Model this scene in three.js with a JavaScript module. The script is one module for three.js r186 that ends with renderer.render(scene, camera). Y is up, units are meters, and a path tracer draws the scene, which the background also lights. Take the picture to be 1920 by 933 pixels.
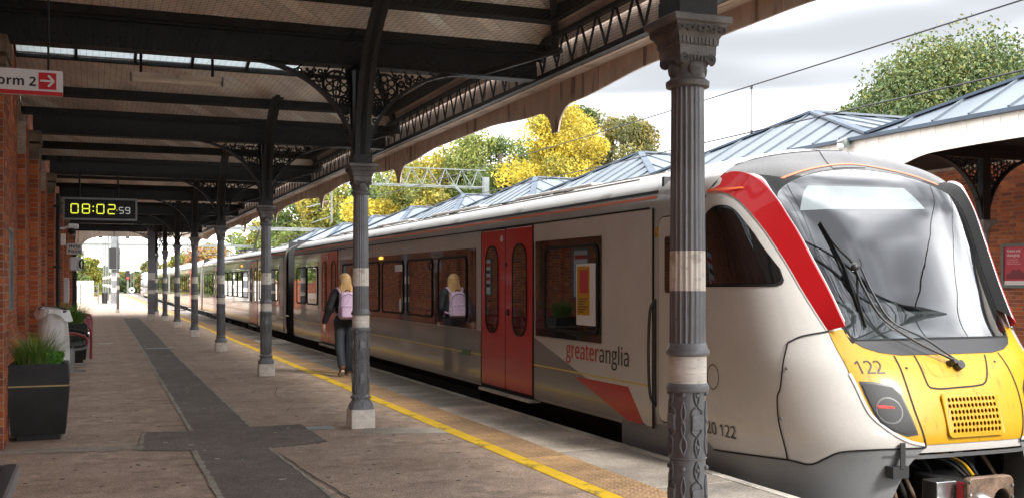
import * as THREE from 'three';
import { mergeGeometries, mergeVertices, toCreasedNormals } from 'three/addons/utils/BufferGeometryUtils.js';
import { RoundedBoxGeometry } from 'three/addons/geometries/RoundedBoxGeometry.js';
import { TextGeometry } from 'three/addons/geometries/TextGeometry.js';
import { FontLoader } from 'three/addons/loaders/FontLoader.js';
import { MarchingCubes } from 'three/addons/objects/MarchingCubes.js';

// ------------------------------------------------------------------ camera, sky, sun, exposure
const scene = new THREE.Scene();
const FOC = 1989, HORIZON = 528, EYE = 1.6, YAW = Math.atan(785 / 1989);
const camera = new THREE.PerspectiveCamera(2 * Math.atan(466.5 / FOC) * 180 / Math.PI, 1920 / 933, 0.05, 900);
camera.position.set(0, EYE, 0);
camera.lookAt(Math.sin(YAW) * 10, EYE, -Math.cos(YAW) * 10);
camera.setViewOffset(1920, 933, 0, 466.5 - HORIZON, 1920, 933);      // a lens shifted upwards: verticals stay upright
camera.updateProjectionMatrix();
const EXPOSURE = 8.4, SKY_LEVEL = 0.56, SUN_LEVEL = 0.65;
const SUN_DIR = new THREE.Vector3(0.30, 0.62, 0.72).normalize();

// lattice noise that tiles
function rng(seed) { let s = seed >>> 0; return () => { s = (s + 0x6d2b79f5) >>> 0; let t = Math.imul(s ^ (s >>> 15), 1 | s); t = (t + Math.imul(t ^ (t >>> 7), 61 | t)) ^ t; return ((t ^ (t >>> 14)) >>> 0) / 4294967296; }; }
const LAT = (() => { const r = rng(77), a = new Float32Array(65536); for (let i = 0; i < 65536; i++) a[i] = r(); return a; })();
function vnoise(x, y, px, py, seed = 0) {
  const xi = Math.floor(x), yi = Math.floor(y), fx = x - xi, fy = y - yi;
  const w = (a, n) => ((a % n) + n) % n;
  const at = (i, j) => LAT[(w(i, px) * 131 + w(j, py) * 257 + seed * 7919 + (w(i, px) * w(j, py) * 13)) & 65535];
  const sx = fx * fx * (3 - 2 * fx), sy = fy * fy * (3 - 2 * fy);
  const a = at(xi, yi), b = at(xi + 1, yi), c = at(xi, yi + 1), d = at(xi + 1, yi + 1);
  return a + (b - a) * sx + (c - a) * sy + (a - b - c + d) * sx * sy;
}
function fbm(u, v, n, oct = 4, seed = 0, ny = n) { let s = 0, a = 0.5, t = 0; for (let o = 0; o < oct; o++) { s += a * vnoise(u * n, v * ny, n, ny, seed + o); t += a; a *= 0.5; n *= 2; ny *= 2; } return s / t; }
const clamp = (x, a = 0, b = 1) => Math.min(b, Math.max(a, x)), mixn = (a, b, t) => a + (b - a) * t, smooth = (a, b, x) => { const t = clamp((x - a) / (b - a)); return t * t * (3 - 2 * t); };

{ // bright broken overcast: brighter towards the zenith, with soft grey cloud bases
  const w = 1024, h = 512, d = new Float32Array(w * h * 4);
  for (let j = 0; j < h; j++) for (let i = 0; i < w; i++) {
    const el = ((j + 0.5) / h - 0.5) * Math.PI, u = i / w, s = Math.sin(el);
    let r, g, b;
    if (s > 0) {
      const v = Math.atan(1.6 * s) * 1.1;
      const n = fbm(u, v * 0.5, 9, 5, 3, 12), m = fbm(u, v * 0.5 + 0.3, 18, 4, 11, 26);
      const c = smooth(0.30, 0.64, n * 0.7 + m * 0.3);
      const L = SKY_LEVEL * (0.92 + 0.30 * s) * (0.17 + 1.06 * c);
      r = L * (0.945 + 0.05 * c); g = L * (0.985 + 0.015 * c); b = L * (1.06 - 0.055 * c);
    } else { r = 0.10; g = 0.095; b = 0.085; }
    const o = (j * w + i) * 4; d[o] = r; d[o + 1] = g; d[o + 2] = b; d[o + 3] = 1;
  }
  const t = new THREE.DataTexture(d, w, h, THREE.RGBAFormat, THREE.FloatType);
  t.mapping = THREE.EquirectangularReflectionMapping; t.magFilter = THREE.LinearFilter; t.needsUpdate = true;
  scene.background = t; scene.environment = t;
}
const sun = new THREE.DirectionalLight(new THREE.Color(1, 0.955, 0.88), SUN_LEVEL);
sun.position.copy(SUN_DIR).multiplyScalar(80).add(new THREE.Vector3(6, 0, -20)); sun.target.position.set(6, 0, -20);
sun.castShadow = true; sun.shadow.radius = 22; sun.shadow.mapSize.set(2048, 2048);
Object.assign(sun.shadow.camera, { left: -70, right: 70, top: 70, bottom: -70, near: 1, far: 260 });
scene.add(sun, sun.target);
const renderer = new THREE.WebGLRenderer();
renderer.toneMapping = THREE.LinearToneMapping; renderer.toneMappingExposure = EXPOSURE; renderer.shadowMap.enabled = true;

// ------------------------------------------------------------------ helpers
const V = (x, y, z) => new THREE.Vector3(x, y, z);
const FW = V(Math.sin(YAW), 0, -Math.cos(YAW)), RT = V(Math.cos(YAW), 0, Math.sin(YAW));
function ray(px, py) { const l = (px - 960) / FOC, u = (HORIZON - py) / FOC; return V(FW.x + l * RT.x, u, FW.z + l * RT.z); }
const onZ = (px, py, z) => { const d = ray(px, py), t = z / d.z; return V(d.x * t, EYE + d.y * t, z); };
const onX = (px, py, x) => { const d = ray(px, py), t = x / d.x; return V(x, EYE + d.y * t, d.z * t); };
const onG = (px, py, y = 0) => { const d = ray(px, py), t = (y - EYE) / d.y; return V(d.x * t, y, d.z * t); };
const atDepth = (px, py, D) => { const d = ray(px, py); return V(d.x * D, EYE + d.y * D, d.z * D); };
const taken = new Map();
function numbered(n) { const k = taken.get(n) ?? 0; taken.set(n, k + 1); return k ? `${n}_${String(k).padStart(3, '0')}` : n; }
function norm(gs) {                                                    // geometries into one, attributes made alike
  const l = (Array.isArray(gs) ? gs : [gs]).filter(Boolean);
  if (l.length === 1) return l[0];
  const col = l.some((g) => g.attributes.color);
  return mergeGeometries(l.map((g) => {
    const q = g.index ? g.toNonIndexed() : g;
    const n = new THREE.BufferGeometry();
    n.setAttribute('position', q.attributes.position); n.setAttribute('normal', q.attributes.normal);
    n.setAttribute('uv', q.attributes.uv ?? new THREE.BufferAttribute(new Float32Array(q.attributes.position.count * 2), 2));
    if (col) n.setAttribute('color', q.attributes.color ?? new THREE.BufferAttribute(new Float32Array(q.attributes.position.count * 3).fill(1), 3));
    return n;
  }));
}
function mesh(name, gs, mat, parent) { const m = new THREE.Mesh(norm(gs), mat); m.name = name; m.castShadow = m.receiveShadow = true; parent?.add(m); return m; }
function tag(o, label, category, group) { Object.assign(o.userData, { label, category }); if (group) o.userData.group = group; return o; }
function thing(name, label, category, pos = [0, 0, 0], group, turn = 0) { const o = new THREE.Group(); o.name = numbered(name); o.position.set(...pos); o.rotation.y = turn; scene.add(o); return tag(o, label, category, group); }
function struct(name, gs, mat) { const m = mesh(numbered(name), gs, mat, scene); m.userData.kind = 'structure'; return m; }
function solo(name, gs, mat, label, category, group, pos = [0, 0, 0]) { const m = mesh(numbered(name), gs, mat, scene); m.position.set(...pos); return tag(m, label, category, group); }
function dup(o, pos, label, turn) { const c = o.clone(); c.name = numbered(o.name.replace(/_\d{3}$/, '')); c.userData = { ...o.userData }; if (label) c.userData.label = label; c.position.set(...pos); if (turn !== undefined) c.rotation.y = turn; scene.add(c); return c; }
const stuff = (m) => { m.userData.kind = 'stuff'; return m; };
// uv in metres from position and facing
function uvm(g, s = 1) {
  const q = g.index ? g.toNonIndexed() : g, p = q.attributes.position, n = q.attributes.normal, uv = new Float32Array(p.count * 2);
  for (let i = 0; i < p.count; i += 3) {
    const ax = Math.abs(n.getX(i) + n.getX(i + 1) + n.getX(i + 2)), ay = Math.abs(n.getY(i) + n.getY(i + 1) + n.getY(i + 2)), az = Math.abs(n.getZ(i) + n.getZ(i + 1) + n.getZ(i + 2));
    for (let k = i; k < i + 3; k++) {
      const x = p.getX(k), y = p.getY(k), z = p.getZ(k);
      uv[2 * k] = (ax > ay && ax > az ? z : x) * s; uv[2 * k + 1] = (ay >= ax && ay >= az ? z : y) * s;
    }
  }
  q.setAttribute('uv', new THREE.BufferAttribute(uv, 2)); return q;
}
const box = (sx, sy, sz, x = 0, y = 0, z = 0) => uvm(new THREE.BoxGeometry(sx, sy, sz).translate(x, y, z));
const boxR = (x0, x1, y0, y1, z0, z1) => box(x1 - x0, y1 - y0, z1 - z0, (x0 + x1) / 2, (y0 + y1) / 2, (z0 + z1) / 2);
const rbox = (sx, sy, sz, r, x = 0, y = 0, z = 0) => new RoundedBoxGeometry(sx, sy, sz, 2, r).translate(x, y, z);
const cyl = (r0, r1, h, x = 0, y = 0, z = 0, n = 16) => new THREE.CylinderGeometry(r1, r0, h, n).translate(x, y + h / 2, z);   // r0 at the foot
const tube = (pts, r, seg = 24, n = 6, closed = false) => new THREE.TubeGeometry(new THREE.CatmullRomCurve3(pts, closed, 'centripetal'), seg, r, n, closed);
function bar(a, b, w, h = w) {                                          // a straight bar of rectangular section
  const d = b.clone().sub(a), L = d.length(), g = new THREE.BoxGeometry(w, h, L), q = new THREE.Quaternion();
  const z = d.normalize(), up = Math.abs(z.y) > 0.95 ? V(1, 0, 0) : V(0, 1, 0), x = up.clone().cross(z).normalize(), y = z.clone().cross(x);
  q.setFromRotationMatrix(new THREE.Matrix4().makeBasis(x, y, z));
  return uvm(g.applyQuaternion(q).translate((a.x + b.x) / 2, (a.y + b.y) / 2, (a.z + b.z) / 2));
}
function rod(a, b, r0, r1 = r0, n = 8) {
  const d = b.clone().sub(a), L = d.length();
  return new THREE.CylinderGeometry(r1, r0, L, n).applyQuaternion(new THREE.Quaternion().setFromUnitVectors(V(0, 1, 0), d.normalize())).translate((a.x + b.x) / 2, (a.y + b.y) / 2, (a.z + b.z) / 2);
}
function rrect(w, h, r, cx = 0, cy = 0, Cls = THREE.Shape) {
  const s = new Cls(), x = cx - w / 2, y = cy - h / 2;
  s.moveTo(x + r, y); s.lineTo(x + w - r, y); s.absarc(x + w - r, y + r, r, -Math.PI / 2, 0); s.lineTo(x + w, y + h - r); s.absarc(x + w - r, y + h - r, r, 0, Math.PI / 2);
  s.lineTo(x + r, y + h); s.absarc(x + r, y + h - r, r, Math.PI / 2, Math.PI); s.lineTo(x, y + r); s.absarc(x + r, y + r, r, Math.PI, Math.PI * 1.5); return s;
}
function poly(pts) { const s = new THREE.Shape(); pts.forEach(([x, y], i) => (i ? s.lineTo(x, y) : s.moveTo(x, y))); return s; }
const extr = (shape, depth, bevel = 0, curve = 8) => new THREE.ExtrudeGeometry(shape, { depth, curveSegments: curve, bevelEnabled: bevel > 0, bevelThickness: bevel, bevelSize: bevel, bevelOffset: -bevel, bevelSegments: 1 });
class B {                                                               // collects coloured quads
  constructor() { this.p = []; this.n = []; this.c = []; this.u = []; }
  tri(a, b, c, col = [1, 1, 1]) {
    const n = b.clone().sub(a).cross(c.clone().sub(a)).normalize();
    for (const v of [a, b, c]) { this.p.push(v.x, v.y, v.z); this.n.push(n.x, n.y, n.z); this.c.push(...col); const ax = Math.abs(n.x), ay = Math.abs(n.y), az = Math.abs(n.z); this.u.push(ax > ay && ax > az ? v.z : v.x, ay >= ax && ay >= az ? v.z : v.y); }
  }
  quad(a, b, c, d, col) { this.tri(a, b, c, col); this.tri(a, c, d, col); }
  prism(bot, top, col) { const k = bot.length; for (let i = 0; i < k; i++) { const j = (i + 1) % k; this.quad(bot[i], bot[j], top[j], top[i], col); } for (let i = 1; i < k - 1; i++) { this.tri(top[0], top[i], top[i + 1], col); this.tri(bot[0], bot[i + 1], bot[i], col); } }
  box(x0, x1, y0, y1, z0, z1, col) { this.prism([V(x0, y0, z1), V(x1, y0, z1), V(x1, y0, z0), V(x0, y0, z0)], [V(x0, y1, z1), V(x1, y1, z1), V(x1, y1, z0), V(x0, y1, z0)], col); }
  geo(color = true) {
    const g = new THREE.BufferGeometry();
    g.setAttribute('position', new THREE.Float32BufferAttribute(this.p, 3)); g.setAttribute('normal', new THREE.Float32BufferAttribute(this.n, 3)); g.setAttribute('uv', new THREE.Float32BufferAttribute(this.u, 2));
    if (color) g.setAttribute('color', new THREE.Float32BufferAttribute(this.c, 3));
    return g;
  }
}
const font = await new FontLoader().loadAsync('fonts/droid/droid_sans_regular.typeface.json');
const fontB = await new FontLoader().loadAsync('fonts/droid/droid_sans_bold.typeface.json');
const text = (s, size, depth = 0.003, f = fontB) => { const g = new TextGeometry(s, { font: f, size, depth, curveSegments: 5, bevelEnabled: false }); g.computeBoundingBox(); return g; };

// ------------------------------------------------------------------ materials
function tex(n, fn, srgb = true, rep = 1) {                             // rep: repeats per metre
  const d = new Uint8Array(n * n * 4);
  for (let j = 0; j < n; j++) for (let i = 0; i < n; i++) { const c = fn(i / n, j / n), o = (j * n + i) * 4; d[o] = clamp(c[0], 0, 255); d[o + 1] = clamp(c[1], 0, 255); d[o + 2] = clamp(c[2], 0, 255); d[o + 3] = 255; }
  const t = new THREE.DataTexture(d, n, n); t.wrapS = t.wrapT = THREE.RepeatWrapping; t.magFilter = THREE.LinearFilter; t.minFilter = THREE.LinearMipmapLinearFilter; t.generateMipmaps = true;
  if (srgb) t.colorSpace = THREE.SRGBColorSpace; t.repeat.set(rep, rep); t.needsUpdate = true; return t;
}
const grey = (fn) => (u, v) => { const x = 255 * fn(u, v); return [x, x, x]; };
const mat = (o) => new THREE.MeshPhysicalMaterial({ roughness: 0.8, ...o });
const speck = (u, v, n, s) => vnoise(u * n, v * n, n, n, s);
function mottled(rgb, amt, fine, n = 512, rep = 0.5, seed = 1, tint = [1, 1, 1]) {
  return tex(n, (u, v) => { const a = (fbm(u, v, 4, 5, seed) - 0.5) * 2 * amt + (speck(u, v, n / 2, seed + 9) - 0.5) * 2 * fine; return rgb.map((c, k) => c * (1 + a * tint[k])); }, true, rep);
}
const bumpFine = tex(512, grey((u, v) => 0.5 * speck(u, v, 256, 4) + 0.5 * fbm(u, v, 16, 4, 6)), false, 1);
const asphaltTex = (rgb, seed, rep) => tex(1024, (u, v) => {
  const big = fbm(u, v, 3, 4, seed) - 0.5, mid = fbm(u, v, 24, 3, seed + 5) - 0.5, f = speck(u, v, 512, seed + 2) - 0.5, g = speck(u, v, 300, seed + 7);
  const stain = smooth(0.62, 0.75, fbm(u, v, 7, 5, seed + 21, 14)) * 0.20, pale = smooth(0.66, 0.78, fbm(u, v, 9, 4, seed + 33, 5)) * 0.13;
  const chip = g > 0.955 ? 0.35 : 0;
  const k = 1 + big * 0.26 + mid * 0.20 + f * 0.55 - stain * 0.6 + pale * 0.6 + chip;
  return [rgb[0] * k, rgb[1] * k * (1 + big * 0.04), rgb[2] * k * (1 + big * 0.08)];
}, true, rep);
const asphaltBump = tex(1024, grey((u, v) => 0.6 * speck(u, v, 400, 2) + 0.4 * fbm(u, v, 32, 4, 5)), false, 0.45);
const M = {
  asphalt: mat({ map: asphaltTex([162, 141, 125], 1, 0.37), bumpMap: asphaltBump, bumpScale: 0.006, roughness: 0.93 }),
  patch: mat({ map: asphaltTex([116, 107, 100], 14, 0.29), bumpMap: asphaltBump, bumpScale: 0.004, roughness: 0.9 }),
  seal: mat({ map: asphaltTex([150, 143, 131], 22, 0.7), bumpMap: bumpFine, bumpScale: 0.006, roughness: 0.9 }),
  concrete: mat({ map: mottled([150, 144, 134], 0.3, 0.12, 512, 0.6, 5), bumpMap: bumpFine, bumpScale: 0.002 }),
  slab: [0, 1, 2, 3].map((i) => mat({ map: mottled([[168, 158, 146], [156, 147, 137], [174, 163, 149], [160, 152, 143]][i], 0.38, 0.16, 512, 0.45, 40 + i), bumpMap: bumpFine, bumpScale: 0.002, roughness: 0.88 })),
  coping: mat({ map: mottled([196, 190, 180], 0.42, 0.2, 512, 0.7, 60), bumpMap: bumpFine, bumpScale: 0.004 }),
  tactile: [0, 1, 2].map((i) => mat({ map: mottled([[172, 138, 98], [158, 128, 94], [166, 134, 101]][i], 0.3, 0.14, 256, 1.1, 70 + i), bumpMap: bumpFine, bumpScale: 0.001 })),
  yellow: mat({ map: tex(512, (u, v) => { const w = smooth(0.60, 0.72, fbm(u, v, 10, 5, 81) * 0.75 + speck(u, v, 256, 83) * 0.25); const k = 0.88 + 0.16 * fbm(u, v, 6, 3, 82); return [232 * k - 110 * w, 188 * k - 78 * w, 26 * k + 44 * w]; }, true, 0.8), roughness: 0.7 }),
  ballast: mat({ map: mottled([92, 84, 76], 0.3, 0.8, 512, 0.6, 90), bumpMap: bumpFine, bumpScale: 0.03, roughness: 0.95 }),
  mortar: mat({ map: mottled([168, 150, 132], 0.2, 0.2, 256, 1, 95), roughness: 0.95 }),
  brick: mat({ color: 0xffffff, vertexColors: true, map: mottled([255, 252, 250], 0.16, 0.16, 512, 1.3, 97), bumpMap: bumpFine, bumpScale: 0.003, roughness: 0.85 }),
  bricks: [0, 1, 2, 3, 4].map((i) => mat({ map: mottled([[190, 96, 54], [174, 84, 48], [202, 110, 64], [154, 78, 50], [184, 90, 46]][i], 0.22, 0.2, 256, 2, 101 + i), bumpMap: bumpFine, bumpScale: 0.003, roughness: 0.85 })),
  stone: mat({ map: mottled([120, 104, 88], 0.4, 0.15, 256, 1.2, 111), bumpMap: bumpFine, bumpScale: 0.004 }),
  iron: mat({ map: mottled([19, 19, 21], 0.4, 0.15, 512, 0.8, 120), bumpMap: bumpFine, bumpScale: 0.002, roughness: 0.5 }),
  ironGrey: mat({ map: tex(512, (u, v) => { const k = 1 + (fbm(u, v, 4, 5, 122) - 0.5) * 0.28, chip = smooth(0.88, 0.93, fbm(u, v, 40, 2, 321)), rust = smooth(0.80, 0.86, fbm(u, v, 22, 3, 323)); return [122 * k - 60 * chip + 22 * rust, 125 * k - 66 * chip - 14 * rust, 130 * k - 70 * chip - 38 * rust]; }, true, 1.2), bumpMap: bumpFine, bumpScale: 0.0012, roughness: 0.34, clearcoat: 0.3, clearcoatRoughness: 0.25 }),
  whitePaint: mat({ map: tex(512, (u, v) => { const k = 1 + (fbm(u, v, 4, 5, 124) - 0.5) * 0.2, scuff = smooth(0.64, 0.80, fbm(u, v, 9, 4, 331, 16)) * 34, chip = smooth(0.90, 0.94, fbm(u, v, 40, 2, 333)) * 90; return [236 * k - scuff - chip, 230 * k - scuff * 1.05 - chip, 221 * k - scuff * 1.1 - chip]; }, true, 1.2), bumpMap: bumpFine, bumpScale: 0.0015, roughness: 0.45 }),
  capGrey: mat({ map: mottled([112, 110, 109], 0.3, 0.12, 512, 2.2, 126), bumpMap: bumpFine, bumpScale: 0.003, roughness: 0.5 }),
  soffit: [0, 1, 2].map((i) => mat({ map: mottled([[240, 226, 213], [235, 220, 206], [244, 231, 219]][i], 0.22, 0.05, 512, 0.5, 130 + i), roughness: 0.85 })),
  valance: [0, 1, 2].map((i) => mat({ map: tex(512, (u, v) => { const st = smooth(0.58, 0.72, fbm(u, v, 14, 5, 140 + i, 3)), k = 0.9 + 0.2 * fbm(u, v, 5, 4, 150 + i); return [208 * k - 62 * st, 190 * k - 62 * st, 176 * k - 62 * st]; }, true, 0.6), roughness: 0.75 })),
  timberDark: mat({ map: mottled([19, 18, 18], 0.4, 0.15, 512, 0.8, 160), roughness: 0.75 }),
  net: mat({ color: new THREE.Color(0.02, 0.018, 0.016), roughness: 0.9 }),
  roofGlass: mat({ color: new THREE.Color(0.46, 0.49, 0.50), roughness: 0.9, transmission: 1, thickness: 0, ior: 1.5 }),
  zinc: [0, 1].map((i) => mat({ map: mottled([[96, 105, 114], [104, 112, 121]][i], 0.16, 0.05, 512, 0.25, 170 + i), roughness: 0.5, metalness: 0.1, bumpMap: bumpFine, bumpScale: 0.001 })),
  zincDark: mat({ map: mottled([62, 76, 92], 0.2, 0.06, 256, 0.5, 173), roughness: 0.5, metalness: 0.2 }),
  valWhite: [0, 1, 2].map((i) => mat({ map: mottled([[236, 230, 221], [236, 230, 221], [236, 230, 221]][i], 0.08, 0.03, 256, 0.6, 176 + i), roughness: 0.6 })),
  steel: mat({ map: mottled([148, 152, 154], 0.18, 0.06, 256, 0.8, 180), roughness: 0.45, metalness: 0.5 }),
  galv: mat({ map: mottled([122, 127, 125], 0.18, 0.08, 256, 0.8, 182), roughness: 0.6, metalness: 0.15 }),
  rail: mat({ color: new THREE.Color(0.24, 0.17, 0.12), roughness: 0.5, metalness: 0.6 }),
  wire: mat({ color: new THREE.Color(0.03, 0.03, 0.035), roughness: 0.5, metalness: 0.5 }),
  black: mat({ color: new THREE.Color(0.012, 0.012, 0.013), roughness: 0.55 }),
  rubber: mat({ color: new THREE.Color(0.008, 0.008, 0.009), roughness: 0.75 }),
  under: mat({ color: new THREE.Color(0.02, 0.019, 0.018), roughness: 0.85 }),
  plastic: mat({ map: mottled([34, 35, 37], 0.35, 0.2, 512, 1.5, 190), bumpMap: bumpFine, bumpScale: 0.0015, roughness: 0.55 }),
  gold: mat({ color: new THREE.Color(0.42, 0.30, 0.13), roughness: 0.5 }),
  soil: mat({ map: mottled([60, 46, 36], 0.4, 0.6, 256, 2, 192), roughness: 1 }),
  signWhite: mat({ color: new THREE.Color(0.74, 0.74, 0.76), roughness: 0.35 }),
  signRed: mat({ color: new THREE.Color(0.55, 0.012, 0.02), roughness: 0.35 }),
  signBlack: mat({ color: new THREE.Color(0.015, 0.015, 0.02), roughness: 0.4 }),
  benchRed: mat({ color: new THREE.Color(0.30, 0.02, 0.035), roughness: 0.32, clearcoat: 0.4 }),
  bag: mat({ color: new THREE.Color(0.86, 0.84, 0.82), roughness: 0.38, transmission: 0.25, thickness: 0, clearcoat: 0.3, clearcoatRoughness: 0.3 }),
};

// ------------------------------------------------------------------ the platform, tracks and ground
const COL_X = 2.74, BAY = 6.92, GIRD = Array.from({ length: 10 }, (_, k) => 9.27 - BAY * k);   // columns and girders along the platform
const EDGE = 4.87, R0 = rng(5);
function sgroup(name) { const g = new THREE.Group(); g.name = numbered(name); g.userData.kind = 'structure'; scene.add(g); return g; }
function sheet(pts, y, n = 1) { const g = new THREE.ShapeGeometry(poly(pts.map(([x, z]) => [x, -z]))); g.rotateX(-Math.PI / 2).translate(0, y, 0); return uvm(g); }
struct('ground', sheet([[-400, 120], [400, 120], [400, -700], [-400, -700]], -1.02), M.ballast);
{
  const P = sgroup('platform');
  mesh('surface', boxR(-1.3, 3.60, -1.0, 0, -150, 14), M.asphalt, P);
  mesh('edge_wall', boxR(3.60, 4.80, -1.0, -0.06, -150, 14), M.under, P);
  const L = [[0.80, 2], [0.84, -5], [0.87, -8.1], [0.88, -10.45], [0.41, -10.63], [0.49, -11.94], [0.97, -11.83], [1.0, -17], [1.06, -25], [1.12, -38], [1.18, -50]];
  const Rr = [[1.70, 2], [1.67, -5], [1.65, -7.8], [1.57, -10.34], [2.18, -10.54], [2.17, -11.96], [1.61, -11.94], [1.63, -17], [1.66, -25], [1.76, -33], [1.86, -50]];
  mesh('repair_patch', sheet([...L, ...Rr.slice().reverse()], 0.004), M.patch, P);
  const strip = (pts, w, y, m, name) => {                              // a ragged band along a polyline
    const b = new B(), r = rng(pts.length * 7 + 3), fine = [];
    for (let i = 0; i < pts.length - 1; i++) { const a = pts[i], c = pts[i + 1], n = Math.max(2, Math.round(Math.hypot(c[0] - a[0], c[1] - a[1]) / 0.12)); for (let k = 0; k < n; k++) fine.push([mixn(a[0], c[0], k / n) + (r() - 0.5) * 0.02, mixn(a[1], c[1], k / n)]); }
    fine.push(pts[pts.length - 1]);
    for (let i = 0; i < fine.length - 1; i++) { const a = fine[i], c = fine[i + 1]; let dx = c[1] - a[1], dz = -(c[0] - a[0]); const q = Math.hypot(dx, dz); dx /= q; dz /= q; const w0 = w * (0.6 + 0.8 * LAT[i * 3 % 999]), w1 = w * (0.6 + 0.8 * LAT[(i + 1) * 3 % 999]); b.quad(V(a[0] + dx * w0, y, a[1] + dz * w0), V(c[0] + dx * w1, y, c[1] + dz * w1), V(c[0] - dx * w1, y, c[1] - dz * w1), V(a[0] - dx * w0, y, a[1] - dz * w0)); }
    return mesh(name, b.geo(false), m, P);
  };
  strip(L.slice(0, 4), 0.026, 0.008, M.seal, 'sealing_strip'); strip(L.slice(4, 6), 0.024, 0.008, M.seal, 'sealing_strip'); strip(L.slice(6), 0.022, 0.008, M.seal, 'sealing_strip');
  strip(Rr.slice(0, 4), 0.016, 0.008, M.seal, 'sealing_strip'); strip(Rr.slice(6), 0.016, 0.008, M.seal, 'sealing_strip');
  mesh('concrete_strip', sheet([[2.75, -11.36], [3.5, -11.12], [3.5, -10.66], [2.6, -10.98]], 0.004), M.concrete, P);
  mesh('concrete_strip', sheet([[-1.0, -11.2], [0.42, -11.0], [0.41, -10.72], [-1.0, -10.86]], 0.004), M.seal, P);
  mesh('drain_cover', rbox(0.30, 0.014, 0.16, 0.004, 2.30, 0.007, -11.55), M.steel, P);
  mesh('drain_cover', rbox(0.62, 0.012, 0.20, 0.004, 1.46, 0.012, -26.6), M.steel, P);
  mesh('drain_cover', rbox(0.34, 0.012, 0.30, 0.004, 0.28, 0.006, -29.3), M.coping, P);
  mesh('yellow_line', sheet([[3.50, 8], [3.655, 8], [3.655, -34], [3.72, -37], [3.67, -41], [3.66, -150], [3.51, -150], [3.52, -41], [3.57, -37], [3.50, -34]], 0.004), M.yellow, P);
  // warning tiles: blisters on each
  const tileGeo = (() => { const g = [boxR(-0.2015, 0.2015, -0.05, 0.004, -0.197, 0.197)]; for (let i = 0; i < 6; i++) for (let j = 0; j < 6; j++) g.push(new THREE.CylinderGeometry(0.009, 0.0135, 0.006, 7).translate(-0.168 + i * 0.0672, 0.007, -0.168 + j * 0.0672)); return norm(g); })();
  for (let i = 0; i < 72; i++) { const t = mesh('warning_tile', tileGeo, M.tactile[Math.floor(R0() * 3)], P); t.position.set(3.858, (R0() - 0.5) * 0.003, 0.5 - i * 0.4); }
  mesh('warning_strip', boxR(3.657, 4.06, -0.05, 0.004, -150, 0.3 - 72 * 0.4), M.tactile[1], P);
  { const b = new B(); for (let i = 0; i < 6; i++) b.box(3.68 + i * 0.064, 3.715 + i * 0.064, 0.004, 0.011, -80, 0.3 - 72 * 0.4); mesh('ribs', b.geo(false), M.tactile[0], P); }
  for (let i = 0; i < 34; i++) {
    const z = 1.2 - i * 1.88, s = mesh('paving_slab', rbox(0.706, 0.08, 1.868, 0.006, 0, 0, 0), M.slab[Math.floor(R0() * 4)], P);
    s.geometry = uvm(s.geometry.translate(0, 0, -i * 1.3)); s.position.set(4.419, -0.037 + (R0() - 0.5) * 0.005, z + i * 1.3); s.rotation.z = (R0() - 0.5) * 0.004;
    const c = mesh('coping_stone', rbox(0.093, 0.11, 1.866, 0.010, 0, 0, 0), M.coping, P);
    c.geometry = uvm(c.geometry.translate(0, 0, -i * 1.3)); c.position.set(4.823, -0.049 + (R0() - 0.5) * 0.006, z - 0.3 + i * 1.3);
  }
  mesh('paving', boxR(4.064, 4.87, -0.08, 0, -150, 0.3 - 34 * 1.88), M.slab[1], P);
  { const gm = new THREE.InstancedMesh(new THREE.CylinderGeometry(0.016, 0.018, 0.003, 9), M.patch, 420), r = rng(515), m4 = new THREE.Matrix4(); gm.name = 'chewing_gum_spots'; gm.userData.kind = 'stuff'; for (let i = 0; i < 420; i++) { const s = 0.5 + r() * 0.9; m4.makeScale(s, 1, s * (0.7 + r() * 0.5)).setPosition(-0.6 + r() * 4.0, 0.0012, -6 - Math.pow(r(), 1.6) * 34); gm.setMatrixAt(i, m4); } P.add(gm);
    const pg = new THREE.InstancedMesh(new THREE.CylinderGeometry(0.012, 0.014, 0.003, 7), M.coping, 160); pg.name = 'litter_specks'; pg.userData.kind = 'stuff'; for (let i = 0; i < 160; i++) { const s = 0.3 + r() * 0.8; m4.makeScale(s * (1 + r() * 2), 1, s).setPosition(-0.4 + r() * 3.8, 0.0058, -6 - Math.pow(r(), 1.5) * 30); pg.setMatrixAt(i, m4); } P.add(pg); }
  strip([[1.66, -6], [1.80, -6.9], [1.74, -7.9], [1.66, -8.9], [1.60, -10.0]], 0.006, 0.0085, M.under, 'crack'); strip([[2.2, -13.2], [2.45, -14.0], [2.38, -15.2], [2.6, -16.4]], 0.004, 0.0015, M.under, 'crack'); strip([[-0.2, -13.0], [0.1, -13.3], [0.5, -13.2], [0.9, -13.4]], 0.004, 0.0015, M.under, 'crack');
  const tr = sgroup('track');
  for (const tx of [6.355, 9.95]) for (const s of [-0.7175, 0.7175]) mesh('rail', [boxR(tx + s - 0.035, tx + s + 0.035, -0.86, -0.82, -300, 60), boxR(tx + s - 0.008, tx + s + 0.008, -0.95, -0.86, -300, 60), boxR(tx + s - 0.07, tx + s + 0.07, -0.965, -0.95, -300, 60)], M.rail, tr);
  for (const tx of [6.355, 9.95]) { const b = new B(); for (let i = 0; i < 160; i++) b.box(tx - 1.25, tx + 1.25, -1.02, -0.965, 12 - i * 0.65 - 0.12, 12 - i * 0.65 + 0.12); stuff(mesh('sleepers', b.geo(false), M.concrete, tr)); }
  const bl = new THREE.InstancedMesh(new THREE.IcosahedronGeometry(0.032, 0), M.ballast, 9000); bl.name = 'ballast_stones'; bl.userData.kind = 'stuff'; tr.add(bl);
  const mm = new THREE.Matrix4(), qq = new THREE.Quaternion(), ee = new THREE.Euler(), rb = rng(9);
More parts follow.
